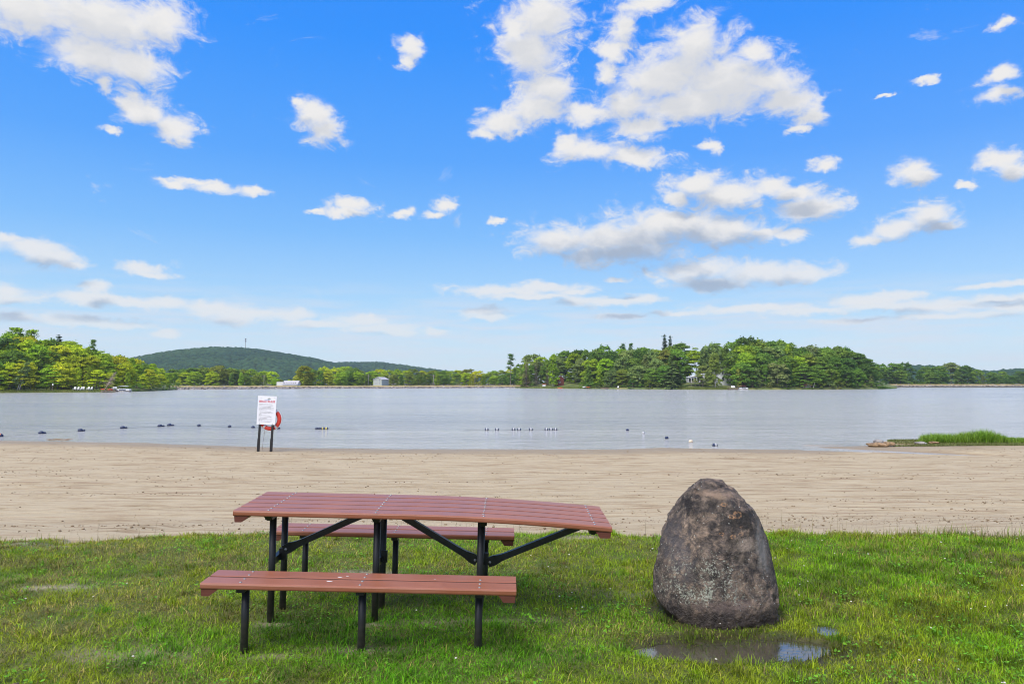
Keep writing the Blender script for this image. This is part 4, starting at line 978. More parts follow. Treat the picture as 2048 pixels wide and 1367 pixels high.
def rippos(rs, n):
    px = 330+rs.rand(n)*1900; t_ = rs.rand(n); D0 = shore_D(px, DAM); zt = CAMH-(damtop(px)-HOR)/F*(D0+3)
    D = D0-.5+3.0*t_; z = ZW-.4+(zt-.42-ZW+.4)*(t_*3.0/3.1)
    ok = (px < 1080) | (px > 1740); px, D, z = px[ok], D[ok], z[ok]
    return np.stack([(px-1024)/F*D, D, z], 1)
V, Fs = rocks(6500, rippos, lambda rs, n: .16+.26*rs.rand(n)**1.5, 9)
tag(npmesh('riprap', V, Fs, M['riprap']), 'grey riprap stones facing the long embankment', 'riprap', kind='stuff')
# land behind the embankment
o = meshobj('land', [(-1500, 232, GB-2.0), (1500, 262, GB-2.0), (1580, 1980, GB), (-1580, 1980, GB), (-1500, 330, GB), (1500, 330, GB)], [(0, 1, 5, 4), (4, 5, 2, 3)], M['floor']); tag(o, kind='structure')
# hills
def ridge(name, prof, D, depth, seed, n=3600, blob=7.0, base=0.0):
    """wooded hill: rounded terrain plus a canopy of crowns"""
    rs = np.random.RandomState(seed); px = np.linspace(prof[0][0]-60, prof[-1][0]+60, 120)
    hy = np.interp(px, [p[0] for p in prof], [p[1] for p in prof]); top = CAMH+(HOR-hy)/F*D
    taper = np.clip(np.minimum(px-px[0], px[-1]-px)/60, 0, 1)
    rows = np.linspace(-1, 1, 30); V = []
    for r in rows:
        Dd = D+r*depth; f = math.cos(r*math.pi/2)**.85 if abs(r) < 1 else 0
        V.append(np.stack([(px-1024)/F*D*(Dd/D)**.6, np.full(len(px), Dd), base-2+(top*taper+2-blob*1.05-base)*f], 1))
    V = np.concatenate(V); nx = len(px); i = np.arange(len(V)).reshape(30, nx); Fc = np.stack([i[:-1, :-1], i[:-1, 1:], i[1:, 1:], i[1:, :-1]], -1).reshape(-1, 4)
    tag(npmesh(name, V, Fc, M['hill'], smooth=True), kind='structure')
    Vg = V.reshape(30, nx, 3)
    def pos(r_, k):
        a = r_.rand(k)*.56*29; b = r_.rand(k)*(nx-1.001); ia = a.astype(int); ib = b.astype(int); fa = (a-ia)[:, None]; fb = (b-ib)[:, None]
        p = Vg[ia, ib]*(1-fa)*(1-fb)+Vg[ia+1, ib]*fa*(1-fb)+Vg[ia, ib+1]*(1-fa)*fb+Vg[ia+1, ib+1]*fa*fb; p[:, 2] += blob*.25; return p
    return rocks(n, pos, lambda r_, k: blob*(.45+.5*r_.rand(k)), seed)
V1, F1 = ridge('hill', [(250, 724), (295, 713), (340, 704), (380, 698), (440, 693), (470, 694), (500, 695), (560, 703), (620, 713), (660, 722), (740, 738), (840, 760)], 1250, 380, 31, 15000, 6.5)
tag(npmesh('hill_wood', V1, F1, M['hill']), 'dense blue-green forest canopy covering the round hill under the mast', 'forest', kind='stuff')
V2, F2 = ridge('ridge', [(560, 735), (640, 724), (700, 722), (760, 722), (800, 727), (850, 734), (980, 750)], 1500, 250, 32, 6000, 7.0)
tag(npmesh('ridge_wood', V2, F2, M['hill']), 'far dark forest canopy on the low ridge right of the round hill', 'forest', kind='stuff')
V3, F3 = ridge('upland', [(1740, 734), (1820, 728), (1900, 731), (1960, 742), (2000, 737), (2048, 734), (2200, 730), (2400, 740)], 900, 200, 33, 4200, 6.0)
tag(npmesh('upland_wood', V3, F3, M['hill']), 'pale distant wood rising behind the trees at the right edge', 'forest', kind='stuff')
# mast on the hill
mp = P(491, 694.5, 1250); ms = empty('antenna_mast', mp, 'thin antenna mast on top of the round wooded hill', 'mast')
mb = MB()
for a in (0, 2.09, 4.19): mb.tube((.5*math.cos(a), .5*math.sin(a), -6), (.3*math.cos(a), .3*math.sin(a), 15.5), .12, .09, 5)
for k in range(14):
    z = -1+k*1.15
    for a in (0, 2.09, 4.19): mb.tube((.45*math.cos(a), .45*math.sin(a), z), (.42*math.cos(a+2.09), .42*math.sin(a+2.09), z+1.1), .05, .05, 4)
mb.build('lattice', M['rock_grey'], ms)
for z in (14.6, 11.0):
    mb = MB()
    for k in range(6): a = k*math.pi/3; mb.box((1.0*math.cos(a), 1.0*math.sin(a), z), (.4, .4, 1.9), Matrix.Rotation(a, 3, 'Z')); mb.tube((0, 0, z), (1.0*math.cos(a), 1.0*math.sin(a), z), .06, .06, 4)
    mb.build('antenna_cluster', M['darkroof'], ms)

# ------------------------------------------------------------------ trees
def quads(C0, N0, S, rs):
    """leaf-clump faces: centre, normal, size"""
    n = len(C0); N0 = N0/np.linalg.norm(N0, axis=1, keepdims=True)
    t_ = np.cross(N0, rs.randn(n, 3)); t_ /= np.linalg.norm(t_, axis=1, keepdims=True)+1e-9; b = np.cross(N0, t_); S = S[:, None]
    k = .55+.5*rs.rand(n, 1)
    V = np.stack([C0-t_*S, C0-b*S*k*.7+t_*S*.1, C0+t_*S, C0+b*S*k], 1).reshape(-1, 3)
    return V, (np.arange(n)[:, None]*4+np.array([[0, 1, 2, 3]]))
def leafy(seed, H=12., W=7.5, z0=.14, nl=46, per=95, shape='round', leaf=.30):
    rs = np.random.RandomState(seed); Cs, Ns = [], []
    for i in range(nl):
        u = rs.rand()**.85; z = z0+(1-z0)*u
        if shape == 'round': env = math.sin(math.pi*min(1, max(.02, .16+.80*u)))**.55
        elif shape == 'tall': env = (1-u)**.45*.62*(.75+.5*rs.rand()) if u > .15 else .45
        else: env = math.sqrt(max(0, 1-u**1.8))
        a = rs.rand()*6.283; rad = W/2*env*(.35+.62*rs.rand()**.5)
        r = H*(.055+.055*rs.rand())*(1.0 if shape != 'tall' else .8)
        c = np.array([rad*math.cos(a), rad*math.sin(a), H*z-r*.9])
        d = rs.randn(per, 3); d /= np.linalg.norm(d, axis=1, keepdims=True); d[:, 2] = np.abs(d[:, 2])*.9-.25
        fl = np.array([1.45, 1.45, .62]) if shape == 'layer' else np.array([1.15, 1.15, .85]) if shape == 'round' else np.array([.85, .85, 1.25])
        rr = (.62+.5*rs.rand(per, 1)); Cs.append(c+d*fl*r*rr); Ns.append(d*1.0+np.array([0, 0, .7])+rs.randn(per, 3)*.55)
    # stray sprays for an uneven outline
    C0 = np.concatenate(Cs); k = len(C0)//26; ix = rs.randint(0, len(C0), k); c_ = C0[ix].copy(); ctr = np.array([0, 0, H*.5]); c_ += (c_-ctr)*(.04+.08*rs.rand(k, 1)); Cs.append(c_); Ns.append(rs.randn(k, 3)+np.array([0, 0, .6]))
    C0 = np.concatenate(Cs); N0 = np.concatenate(Ns)
    V, Q = quads(C0, N0, leaf*(.6+.8*rs.rand(len(C0))), rs)
    return V, Q
def limbs(seed, H, W, r, z0=.14, k=9, lean=0):
    rnd = random.Random(seed); mb = MB(); pts = [Vector((0, 0, -.6))]; 
    for i in range(1, 6): pts.append(Vector((rnd.uniform(-.12, .12)*i*.5+lean*i/5, rnd.uniform(-.12, .12)*i*.5, H*.86*i/5)))
    mb.chain(pts, [r*1.25, r, r*.8, r*.6, r*.38, r*.12], 7)
    for i in range(k):
        z = H*(z0+.05+(.75-z0)*i/k); a = rnd.uniform(0, 6.28); L_ = W*.42*(1-.4*i/k); b = pts[0].lerp(pts[-1], (z+.6)/(H*.86+.6))
        m_ = b+Vector((math.cos(a)*L_*.5, math.sin(a)*L_*.5, L_*.30)); mb.chain([b, m_, b+Vector((math.cos(a)*L_, math.sin(a)*L_, L_*.75))], [r*.35, r*.22, r*.08], 5)
    return mb
def conifer(seed, H=14., W=7.5, z0=.06, tiers=19, leaf=.30, droop=.35, dead=False, dens=1.0):
    rs = np.random.RandomState(seed); Cs, Ns = [], []
    for i in range(tiers):
        u = i/(tiers-1); z = H*(z0+(1-z0)*u**.92); R0 = W/2*(1-u)**.80+.12; nb = max(4, int(11*(1-u)+4))
        for k in range(nb):
            a = rs.rand()*6.283; L_ = R0*(.7+.4*rs.rand()); m_ = max(3, int(L_*(9 if not dead else 4)*dens)); s_ = rs.rand(m_)**.7
            x_ = L_*s_; zz = z-droop*x_*(1-.35*s_)+rs.randn(m_)*.06; lat = rs.randn(m_)*.28*(.3+s_)
            Cs.append(np.stack([x_*np.cos(a)-lat*np.sin(a), x_*np.sin(a)+lat*np.cos(a), zz], 1)); Ns.append(np.stack([.4*np.cos(a)+rs.randn(m_)*.35, .4*np.sin(a)+rs.randn(m_)*.35, np.ones(m_)], 1))
    C0 = np.concatenate(Cs); N0 = np.concatenate(Ns); return quads(C0, N0, leaf*(.6+.8*rs.rand(len(C0))), rs)
def pine(seed, H=13., W=6., leaf=.28):
    rs = np.random.RandomState(seed); Cs, Ns = [], []
    for i in range(15):
        u = .45+.55*rs.rand()**.8; a = rs.rand()*6.283; rad = W/2*(1.15-u)*(.4+.9*rs.rand()); c = np.array([rad*math.cos(a), rad*math.sin(a), H*u]); r = H*.055*(.7+.7*rs.rand()); n_ = 70
        d = rs.randn(n_, 3)*np.array([1.3, 1.3, .5])*.6; Cs.append(c+d*r); Ns.append(rs.randn(n_, 3)*.6+np.array([0, 0, 1]))
    C0 = np.concatenate(Cs); return quads(C0, np.concatenate(Ns), leaf*(.6+.8*rs.rand(len(C0))), rs)
PROTO = {}
def add_proto(kind, VQ, trunk, leafm, barkm, H):
    e = bpy.data.objects.new('tree', None); e.empty_display_size = .5
    cr = npmesh('crown', VQ[0], VQ[1], M[leafm], link=False) if VQ is not None else None
    tr = trunk.build('trunk', M[barkm], None, True); C.objects.unlink(tr)
    PROTO.setdefault(kind, []).append((cr, tr, H))
for s_ in range(4): add_proto('round', leafy(100+s_, 12, 8.6, .06+.02*s_, 84, 80, 'round', .25), limbs(s_, 12, 7, .17, .14), 'leaf', 'bark', 12)
for s_ in range(3): add_proto('layer', leafy(200+s_, 12, 8.6, .14, 56, 95, 'layer', .26), limbs(20+s_, 12, 7, .17, .14), 'leaf', 'bark', 12)
for s_ in range(3): add_proto('tall', leafy(300+s_, 13, 6.4, .12, 66, 75, 'tall', .23), limbs(30+s_, 13, 5, .12, .12), 'leaf', 'birch', 13)
for s_ in range(2): add_proto('conifer', conifer(400+s_, 14, 8.0, .04, 20), limbs(40+s_, 14, 2, .17, .1, 0), 'needle', 'bark', 14)
add_proto('spire', conifer(420, 14, 4.6, .04, 30, .30, .25, False, 2.0), limbs(42, 14, 1, .12, .1, 0), 'needle', 'bark', 14)
add_proto('deadfir', conifer(430, 13, 4.6, .05, 24, .17, .18, True, 2.4), limbs(43, 13, 2.2, .14, .1, 22), 'needle', 'deadwood', 13)
for s_ in range(2): add_proto('pine', pine(440+s_), limbs(44+s_, 13, 5, .15, .45, 10), 'needle', 'bark', 13)
add_proto('bush', leafy(500, 3, 3.6, .02, 22, 60, 'round', .16), limbs(50, 2.4, 2, .06, .1, 6), 'leaf', 'bark', 3)
add_proto('bush', leafy(501, 3, 4.2, .02, 22, 60, 'layer', .15), limbs(51, 2.4, 2, .06, .1, 6), 'leaf', 'bark', 3)
def leanbirch():
    V, Q = leafy(520, 8, 5.0, .28, 34, 80, 'tall', .22); V[:, 0] += np.clip(V[:, 2], 0, 9)*.34
    mb = MB()
    for dx, k in ((0, .34), (.55, .30)): mb.chain([Vector((dx-.0, 0, -.3)), Vector((dx+2.4*k, .1, 2.4)), Vector((dx+5*k, .1, 5)), Vector((dx+7*k, 0, 7))], [.11, .09, .06, .02], 7)
    return (V, Q), mb
a_, b_ = leanbirch(); add_proto('leanbirch', a_, b_, 'leaf', 'birch', 8)
rt = random.Random(77)
def tree(kind, px, D, top, g, color, label, cat='tree', name='tree', group=None, wf=1.0, var=None):
    cr, tr, H0 = PROTO[kind][rt.randrange(len(PROTO[kind])) if var is None else var]
    zb = float(g); zt = P(px, top, D).z; H = max(.8, zt-zb); s = H/H0
    e = bpy.data.objects.new(name, None); C.objects.link(e); e.location = (X(px, D), D, zb); e.rotation_euler = (0, 0, rt.uniform(0, 6.28) if kind != 'leanbirch' else 0)
    w = s*wf*rt.uniform(.92, 1.1); e.scale = (w, w, s); e.empty_display_size = .5
    c = cr.copy(); c.name = 'crown'; C.objects.link(c); c.parent = e; c.color = (*color, 1)
    t_ = tr.copy(); t_.name = 'trunk'; C.objects.link(t_); t_.parent = e
    return tag(e, label, cat, group)
PAL = {'yellow-green': (.47, .54, .040), 'bright green': (.29, .43, .042), 'mid-green': (.165, .275, .055), 'deep green': (.095, .185, .045), 'grey-green': (.215, .295, .115), 'olive-green': (.215, .265, .055), 'dark green': (.035, .075, .032)}
def jitter(c, a=.16): f = 1+rt.uniform(-a, a); return tuple(max(0, x*f*(1+rt.uniform(-.08, .08))) for x in c)
SKIP = {'isle': [(1060, 1134, 2), (1134, 1160, 1), (1364, 1392, 3), (1392, 1424, 2), (1428, 1468, 2)]}
def region(name, px0, px1, step, rows, sky, g, Df, where, cols, kinds, group, wf=1.0):
    used = {}
    for ri, (off, frac, rown) in enumerate(rows):
        px = px0+step*.5*(ri % 2)
        while px < px1:
            p = px+rt.uniform(-.3, .3)*step; px += step
            if any(a <= p < b and ri < m_ for a, b, m_ in SKIP.get(name, [])): continue
            D = float(Df(p))+off*rt.uniform(.85, 1.15); gz = float(g(p, D))
            ys = float(np.interp(p, [s[0] for s in sky], [s[1] for s in sky])); yb = HOR+(CAMH-gz)*F/D
            top = ys+(yb-ys)*frac+rt.uniform(-.06, .06)*(yb-ys)
            if frac == 0: top = ys+rt.uniform(-.02, .12)*(yb-ys)
            cn = rt.choices([c[0] for c in cols], [c[1] for c in cols])[0]; kd = rt.choices([k[0] for k in kinds], [k[1] for k in kinds])[0]
            if frac == 0: kd = rt.choice(['round', 'round', 'round', 'layer'])
            if kd == 'conifer' and cn in ('yellow-green', 'bright green', 'olive-green'): cn = 'deep green'
            wh = next((w for a, b, w in where if a <= p < b), where[-1][2])
            kw = {'round': 'round-crowned tree', 'layer': 'broad tiered tree', 'tall': 'slender leafy tree', 'conifer': 'conical conifer', 'pine': 'open ragged pine'}[kd]
            lab = f'{cn} {kw} {rown} {wh}'
            tree(kd, p, D, top, gz, jitter(PAL[cn]), lab, group=f'{group}', name='conifer_tree' if kd in ('conifer', 'pine') else 'broadleaf_tree', wf=wf*(1.25 if frac > .3 else 1.0))
WL = [(-999, 60, 'at the left edge'), (60, 140, 'behind the brown fence'), (140, 195, 'behind the white chairs'), (195, 235, 'by the leaning dead tree'), (235, 275, 'behind the left pontoon boat'), (275, 600, 'at the left shore tip')]
skyL = [(-600, 650), (-100, 656), (0, 664), (40, 664), (80, 672), (120, 675), (160, 684), (200, 692), (240, 703), (290, 718), (325, 735), (350, 748), (400, 760)]
region('left', -230, 352, 27, [(4, .50, 'front row'), (12, .28, 'second row'), (22, .10, 'third row'), (34, 0.0, 'on the skyline')], skyL, gl, lambda p: shore_D(p, LEFT), WL, [('yellow-green', 6), ('bright green', 5), ('mid-green', 1.2), ('deep green', .3)], [('round', 4), ('layer', 5), ('tall', 2), ('conifer', .35)], 'leafy trees of the left shore')  # leaf colours mixed brighter here, with this shore's sunlight put into them
WI = [(0, 1110, 'near the dead firs'), (1110, 1160, 'behind the dark red cabin'), (1160, 1300, 'right of the red cabin'), (1300, 1375, 'around the great fir'), (1375, 1480, 'by the white house'), (1480, 1620, 'right of the right-hand dock'), (1620, 1900, 'at the headland right end')]
skyI = [(1020, 740), (1045, 724), (1060, 704), (1085, 711), (1110, 708), (1150, 691), (1185, 687), (1220, 692), (1300, 688), (1360, 682), (1400, 684), (1460, 676), (1500, 673), (1540, 674), (1600, 682), (1680, 685), (1715, 694), (1740, 714), (1762, 740), (1775, 762)]
region('isle', 1048, 1762, 25.5, [(5, .52, 'front row'), (12, .30, 'second row'), (20, .12, 'third row'), (28, 0.0, 'on the skyline')], skyI, gi_, lambda p: shore_D(p, ISLE), WI, [('mid-green', 5), ('bright green', 1.2), ('grey-green', 2.5), ('deep green', 2.2), ('olive-green', 1.3)], [('round', 5), ('layer', 2), ('tall', 2), ('conifer', .5)], 'trees of the wooded headland')
WC = [(0, 560, 'left of the long low house'), (560, 730, 'between the two embankment houses'), (730, 880, 'behind the sage house'), (880, 1200, 'left of the headland')]
skyC = [(330, 738), (345, 735), (380, 731), (430, 729), (460, 729), (500, 737), (545, 741), (558, 756), (585, 757), (600, 742), (625, 731), (700, 730), (735, 737), (800, 737), (830, 734), (860, 737), (900, 736), (940, 735), (980, 741), (1005, 738), (1030, 728), (1060, 722)]
region('centre', 335, 1060, 18, [(70, .30, 'front row'), (95, 0.0, 'back row')], skyC, lambda p, D: GB+0*p, lambda p: shore_D(p, DAM), WC, [('bright green', 3), ('yellow-green', 2), ('mid-green', 3), ('olive-green', 2)], [('round', 5), ('layer', 2), ('tall', 4)], 'trees behind the embankment', 1.35)
WR = [(0, 1860, 'just right of the headland'), (1860, 1960, 'mid right-hand wood'), (1960, 3000, 'at the right edge')]
skyR = [(1740, 728), (1765, 726), (1800, 723), (1850, 728), (1890, 726), (1915, 721), (1935, 731), (1980, 738), (2048, 740), (2300, 742)]
region('right', 1752, 2230, 27, [(30, .35, 'front row'), (55, 0.0, 'back row')], skyR, lambda p, D: GB+0*p, lambda p: shore_D(p, DAM), WR, [('mid-green', 4), ('deep green', 5), ('grey-green', 2)], [('round', 5), ('layer', 2), ('tall', 1)], 'trees behind the right-hand embankment', 1.2)
def sp(kind, px, D, top, colr, label, reg='i', cat='tree', name='tree', wf=1.0, group=None, var=None):
    g = (gi_ if reg == 'i' else gl if reg == 'l' else (lambda p, D: GB))(px, D); return tree(kind, px, D, top, g, colr, label, cat, name, group, wf, var)
DI = lambda p: float(shore_D(p, ISLE)); DL = lambda p: float(shore_D(p, LEFT))
sp('deadfir', 1053, DI(1053)+3, 719, (.20, .155, .13), 'leftmost brown-grey dead fir on the headland, the widest', name='dead_fir', var=0, wf=1.25)
sp('deadfir', 1072, DI(1072)+5, 722, (.15, .14, .12), 'middle grey dead fir on the headland with a bare trunk', name='dead_fir', wf=.9)
sp('deadfir', 1095, DI(1095)+9, 734, (.16, .13, .11), 'rightmost dead fir, half hidden by a bright green tree', name='dead_fir')
sp('conifer', 1344, DI(1344)+2.5, 706, (.12, .175, .065), 'great spreading fir with sweeping tiers left of the white house', name='fir_tree', wf=1.35, var=0)
sp('spire', 1330, DI(1330)+33, 669, PAL['dark green'], 'left one of two dark spires above the headland skyline', name='spruce_tree', wf=.8)
sp('spire', 1341.5, DI(1341)+33, 671, PAL['dark green'], 'right one of two dark spires above the headland skyline', name='spruce_tree', wf=.8)
sp('pine', 1021, 285, 709, PAL['deep green'], 'lone ragged pine standing clear of the left end of the headland', 'c', name='pine_tree', wf=.8)
sp('pine', 1245, DI(1245)+32, 686, PAL['deep green'], 'ragged pine poking above the middle of the headland skyline', name='pine_tree', wf=.6)
sp('pine', 1262, DI(1262)+32, 688, PAL['deep green'], 'second ragged pine right beside the middle skyline pine', name='pine_tree', wf=.5)
sp('pine', 32, DL(32)+36, 658, PAL['bright green'], 'gappy tall pine near the left edge of the skyline', 'l', name='pine_tree', wf=.9)
sp('pine', 58, DL(58)+36, 662, PAL['bright green'], 'gappy pine right of the tall one on the left skyline', 'l', name='pine_tree', wf=.9)
sp('pine', 185, DL(185)+36, 681, PAL['mid-green'], 'bare-stemmed pine above the white chairs on the left skyline', 'l', name='pine_tree', wf=.45)
sp('spire', 115, DL(115)+34, 670, PAL['dark green'], 'dark spruce tip above the fence on the left skyline', 'l', name='spruce_tree', wf=1.1)
sp('leanbirch', 34, DL(34)+2, 724, PAL['grey-green'], 'pair of pale birch stems leaning right over the left shore', 'l', name='birch_tree', wf=1.1)
sp('tall', 1477, DI(1477)+2.5, 734, (.36, .40, .09), 'pale yellow-green willow just left of the right dock', name='willow_tree', wf=1.0)
sp('tall', 1430, DI(1430)+3.0, 706, (.26, .33, .08), 'pale green birch in front of the white house', name='birch_tree', wf=1.25)
sp('layer', 1405, DI(1405)+5, 728, (.26, .31, .10), 'small pale tree between the sunroom and the white house', name='broadleaf_tree', wf=.9)
sp('tall', 1106, DI(1106)+4, 706, PAL['bright green'], 'bright green birch with a white stem by the dead firs', name='birch_tree', wf=1.1)
sp('round', 610, 300, 729, (.24, .26, .03), 'bright yellow-green tree right of the long low house', 'c', name='broadleaf_tree', wf=1.2)
sp('bush', 1113+50, DI(1163)+2, 764, (.24, .40, .04), 'round bright green bush right of the white rowing boat', cat='bush', name='bush')
sp('bush', 298, DL(298)+1.5, 762, (.22, .25, .05), 'small yellow-green bush leaning over the water right of the left pontoon boat', 'l', cat='bush', name='bush')
# waterside bushes
for i, px in enumerate(list(np.arange(1180, 1330, 17))+list(np.arange(1505, 1765, 17))):
    c_ = jitter(PAL[rt.choice(['mid-green', 'grey-green', 'deep green', 'olive-green'])]); 
    wh = 'between the orange boats and the great fir' if px < 1300 else 'under the great fir' if px < 1400 else 'right of the right-hand dock' if px < 1620 else 'at the right end of the headland shore'
    sp('bush', px, DI(px)+1.6+rt.random(), 763+rt.uniform(-7, 5), c_, f'low waterside bush {wh}', cat='bush', name='bush', group='bushes along the headland waterline', wf=1.2)
for i, px in enumerate(np.arange(275, 356, 13)):
    sp('bush', px, DL(px)+1.2, 766+rt.uniform(-6, 4), jitter(PAL['mid-green']), 'dark waterside bush on the tip of the left shore', 'l', cat='bush', name='bush', group='bushes on the left tip', wf=1.2)
for i, px in enumerate(np.arange(-30, 150, 26)):
    sp('bush', px, DL(px)+6, 768+rt.uniform(-4, 4), jitter(PAL['deep green']), 'dark undergrowth bush beneath the trees at the left end', 'l', cat='bush', name='bush', group='undergrowth at the left end', wf=1.5)
# leaning dead tree
D = DL(212)+1.2; b0 = P(208, 782, D); e = empty('dead_tree', (b0.x, D, gl(212, D)), 'bare leaning dead tree by the red kayaks on the left shore', 'tree')
tp = P(231, 744, D)-Vector((b0.x, D, float(gl(212, D)))); mb = MB(); mb.chain([Vector((0, 0, -.2)), tp*.5+Vector((.05, 0, -.1)), tp], [.13, .09, .02], 7); mb.build('trunk', M['deadwood'], e, True)
mb = MB(); rnd = random.Random(8)
for i in range(110):
    t_ = rnd.uniform(.3, 1); b = tp*t_; L_ = 2.0*(1.15-t_)+.25; a = rnd.uniform(0, 6.28); d = Vector((math.cos(a)*.8, math.sin(a)*.8, rnd.uniform(-.7, .5))); m_ = b+d*L_*.5; mb.chain([b, m_, m_+d*L_*.4+Vector((0, 0, -.12))], [.028, .018, .008], 4)
mb.build('branches', M['deadwood'], e)
D = DI(1630)+1; b0 = P(1626, 778, D); mb = MB(); mb.chain([b0, P(1629, 766, D), P(1633, 754, D)], [.13, .10, .05], 7); tag(mb.build('snag', M['birch'], None, True), 'leaning white birch snag right of the small red hut', 'tree trunk')
# exposed pale stems at the edge of the left wood
for i, px in enumerate((2, 20, 105, 116, 187, 199)):
    D = DL(px)+3; g = float(gl(px, D)); mb = MB(); h = 3.6; lx = rt.uniform(-.3, .3); mb.chain([Vector((0, 0, -.2)), Vector((lx*.4, 0, h*.5)), Vector((lx, 0, h))], [.09, .075, .05], 7)
    o = mb.build('tree_stem', M['bark'], None, True); o.location = (X(px, D), D, g); tag(o, 'bare pale stem at the front edge of the left wood', 'tree trunk', 'bare stems at the front edge of the left wood')

# reed tip of the headland
rs = np.random.RandomState(5); k = 2600; px = 1755+rs.rand(k)*30; D = shore_D(px, ISLE)-.3+2*rs.rand(k); xx = (px-1024)/F*D
v, T_ = blades(xx, D, np.full(k, ZW-.05), (.5+.7*rs.rand(k))*np.interp(px, [1755, 1770, 1785], [1.3, 1, .45]), np.full(k, .07), .2+.5*rs.rand(k), rs); tag(npmesh('headland_reeds', v, T_, M['grass'], attrs={'col': np.repeat(np.array([.09, .19, .03])*(.6+.8*rs.rand(k, 1)), 5, 0)}), 'bright reeds trailing off the right tip of the headland', 'reeds', kind='stuff')
k = 9000; px = np.concatenate([1030+rs.rand(k//2)*160, 1360+rs.rand(k//2)*100]); D = shore_D(px, ISLE)+.2+3*rs.rand(k)**1.5; xx = (px-1024)/F*D
v, T_ = blades(xx, D, gi_(px, D)-.05, .15+.35*rs.rand(k), np.full(k, .07), .3+.6*rs.rand(k), rs); tag(npmesh('bank_grass', v, T_, M['grass'], attrs={'col': np.repeat(np.array([.17, .20, .045])*(.5+.9*rs.rand(k, 1)), 5, 0)}), 'rough yellow-green grass on the banks of the headland', 'grass', kind='stuff')
k = 9000; px = -40+rs.rand(k)*280; D = shore_D(px, LEFT)+.2+1.6*rs.rand(k)**1.5; xx = (px-1024)/F*D
v, T_ = blades(xx, D, gl(px, D)-.05, .1+.28*rs.rand(k), np.full(k, .05), .3+.6*rs.rand(k), rs); tag(npmesh('shore_grass', v, T_, M['grass'], attrs={'col': np.repeat(np.array([.20, .23, .04])*(.5+.9*rs.rand(k, 1)), 5, 0)}), 'yellow-green grass fringe along the left shore', 'grass', kind='stuff')

# ------------------------------------------------------------------ houses
def gable_house(name, label, px0, px1, yeave, yridge, D, dep, wall, roof, wins, gable_front=False, yaw=0, zb=None, over=.25):
    w = (px1-px0)/F*D; zb = GB if zb is None else zb; cx = X((px0+px1)/2, D); he = P(0, yeave, D).z-zb; hr = P(0, yridge, D).z-zb
    e = empty(name, (cx, D, zb), label, 'house', None, yaw)
    mb = MB(); a, d = w/2, dep
    if gable_front:
        mb.add([(-a, 0, 0), (a, 0, 0), (a, 0, he), (0, 0, hr), (-a, 0, he), (-a, d, 0), (a, d, 0), (a, d, he), (0, d, hr), (-a, d, he)], [(0, 1, 2, 3, 4), (9, 8, 7, 6, 5), (0, 4, 9, 5), (1, 6, 7, 2), (0, 5, 6, 1)])
        mb.build('wall', M[wall], e); mb = MB()
        for s_ in (-1, 1):
            n_ = Vector((s_*(hr-he), 0, a)).normalized()*.12; o_ = Vector((s_*(a+over), 0, he-over*(hr-he)/a)); r_ = Vector((0, 0, hr+.01))
            v = [o_+Vector((0, -over, 0)), r_+Vector((0, -over, 0)), r_+Vector((0, d+over, 0)), o_+Vector((0, d+over, 0))]; v += [q+n_ for q in v]
            mb.add(v, [(0, 1, 2, 3), (7, 6, 5, 4), (0, 4, 5, 1), (1, 5, 6, 2), (2, 6, 7, 3), (3, 7, 4, 0)])
        mb.build('roof', M[roof], e)
    else:
        mb.add([(-a, 0, 0), (a, 0, 0), (a, d, 0), (-a, d, 0), (-a, 0, he), (a, 0, he), (a, d, he), (-a, d, he), (-a, d/2, hr), (a, d/2, hr)], [(0, 1, 5, 4), (2, 3, 7, 6), (1, 2, 6, 9, 5), (3, 0, 4, 8, 7), (0, 3, 2, 1)])
        mb.build('wall', M[wall], e); mb = MB()
        for s_ in (-1, 1):
            y_ = d/2+s_*(d/2+over); z_ = he-over*(hr-he)/(d/2); n_ = Vector((0, s_*(hr-he), d/2)).normalized()*.12
            v = [Vector((-a-over, y_, z_)), Vector((a+over, y_, z_)), Vector((a+over, d/2, hr+.01)), Vector((-a-over, d/2, hr+.01))]; v += [q+n_ for q in v]
            mb.add(v, [(0, 1, 2, 3), (7, 6, 5, 4), (0, 4, 5, 1), (1, 5, 6, 2), (2, 6, 7, 3), (3, 7, 4, 0)])
        mb.build('roof', M[roof], e)
    for (u, z, ww, hh) in wins:      # u -1..1 across, z metres
        mb = MB()
        for (dx, dz, sx_, sz_) in ((0, hh/2+.03, ww+.12, .06), (0, -hh/2-.03, ww+.12, .06), (-ww/2-.03, 0, .06, hh), (ww/2+.03, 0, .06, hh), (0, 0, ww, .04)): mb.box((u*a+dx, -.03, z+dz), (sx_, .06, sz_))
        f = mb.build('window', M['white'], e); mb = MB(); mb.box((u*a, -.008, z), (ww, .016, hh)); mb.build('pane', M['glass'], f)
    return e
gable_house('house', 'two-storey pale sage gabled house behind the embankment', 746, 764, 758.5, 754, 300, 7, 'sage', 'grayroof', [(-.35, 2.45, .42, .62), (.4, 2.45, .42, .62), (-.35, 1.25, .42, .62), (.4, 1.25, .42, .62)], True, R_(-14))
hs = gable_house('house', 'long low house behind the embankment, only its pale grey roof and window strip showing', 566, 594.5, 767.6, 761.3, 292, 4.5, 'cream', 'grayroof', [(u, 1.45, .35, .35) for u in (-.75, -.45, -.15, .15, .45, .75)])
mb = MB(); an = P(559.5, 768.6, 292); mb.box((an.x-hs.location.x, 1.4, .75), (13/F*292, 2.6, 2.1)); mb.build('annex', M['cream'], hs)
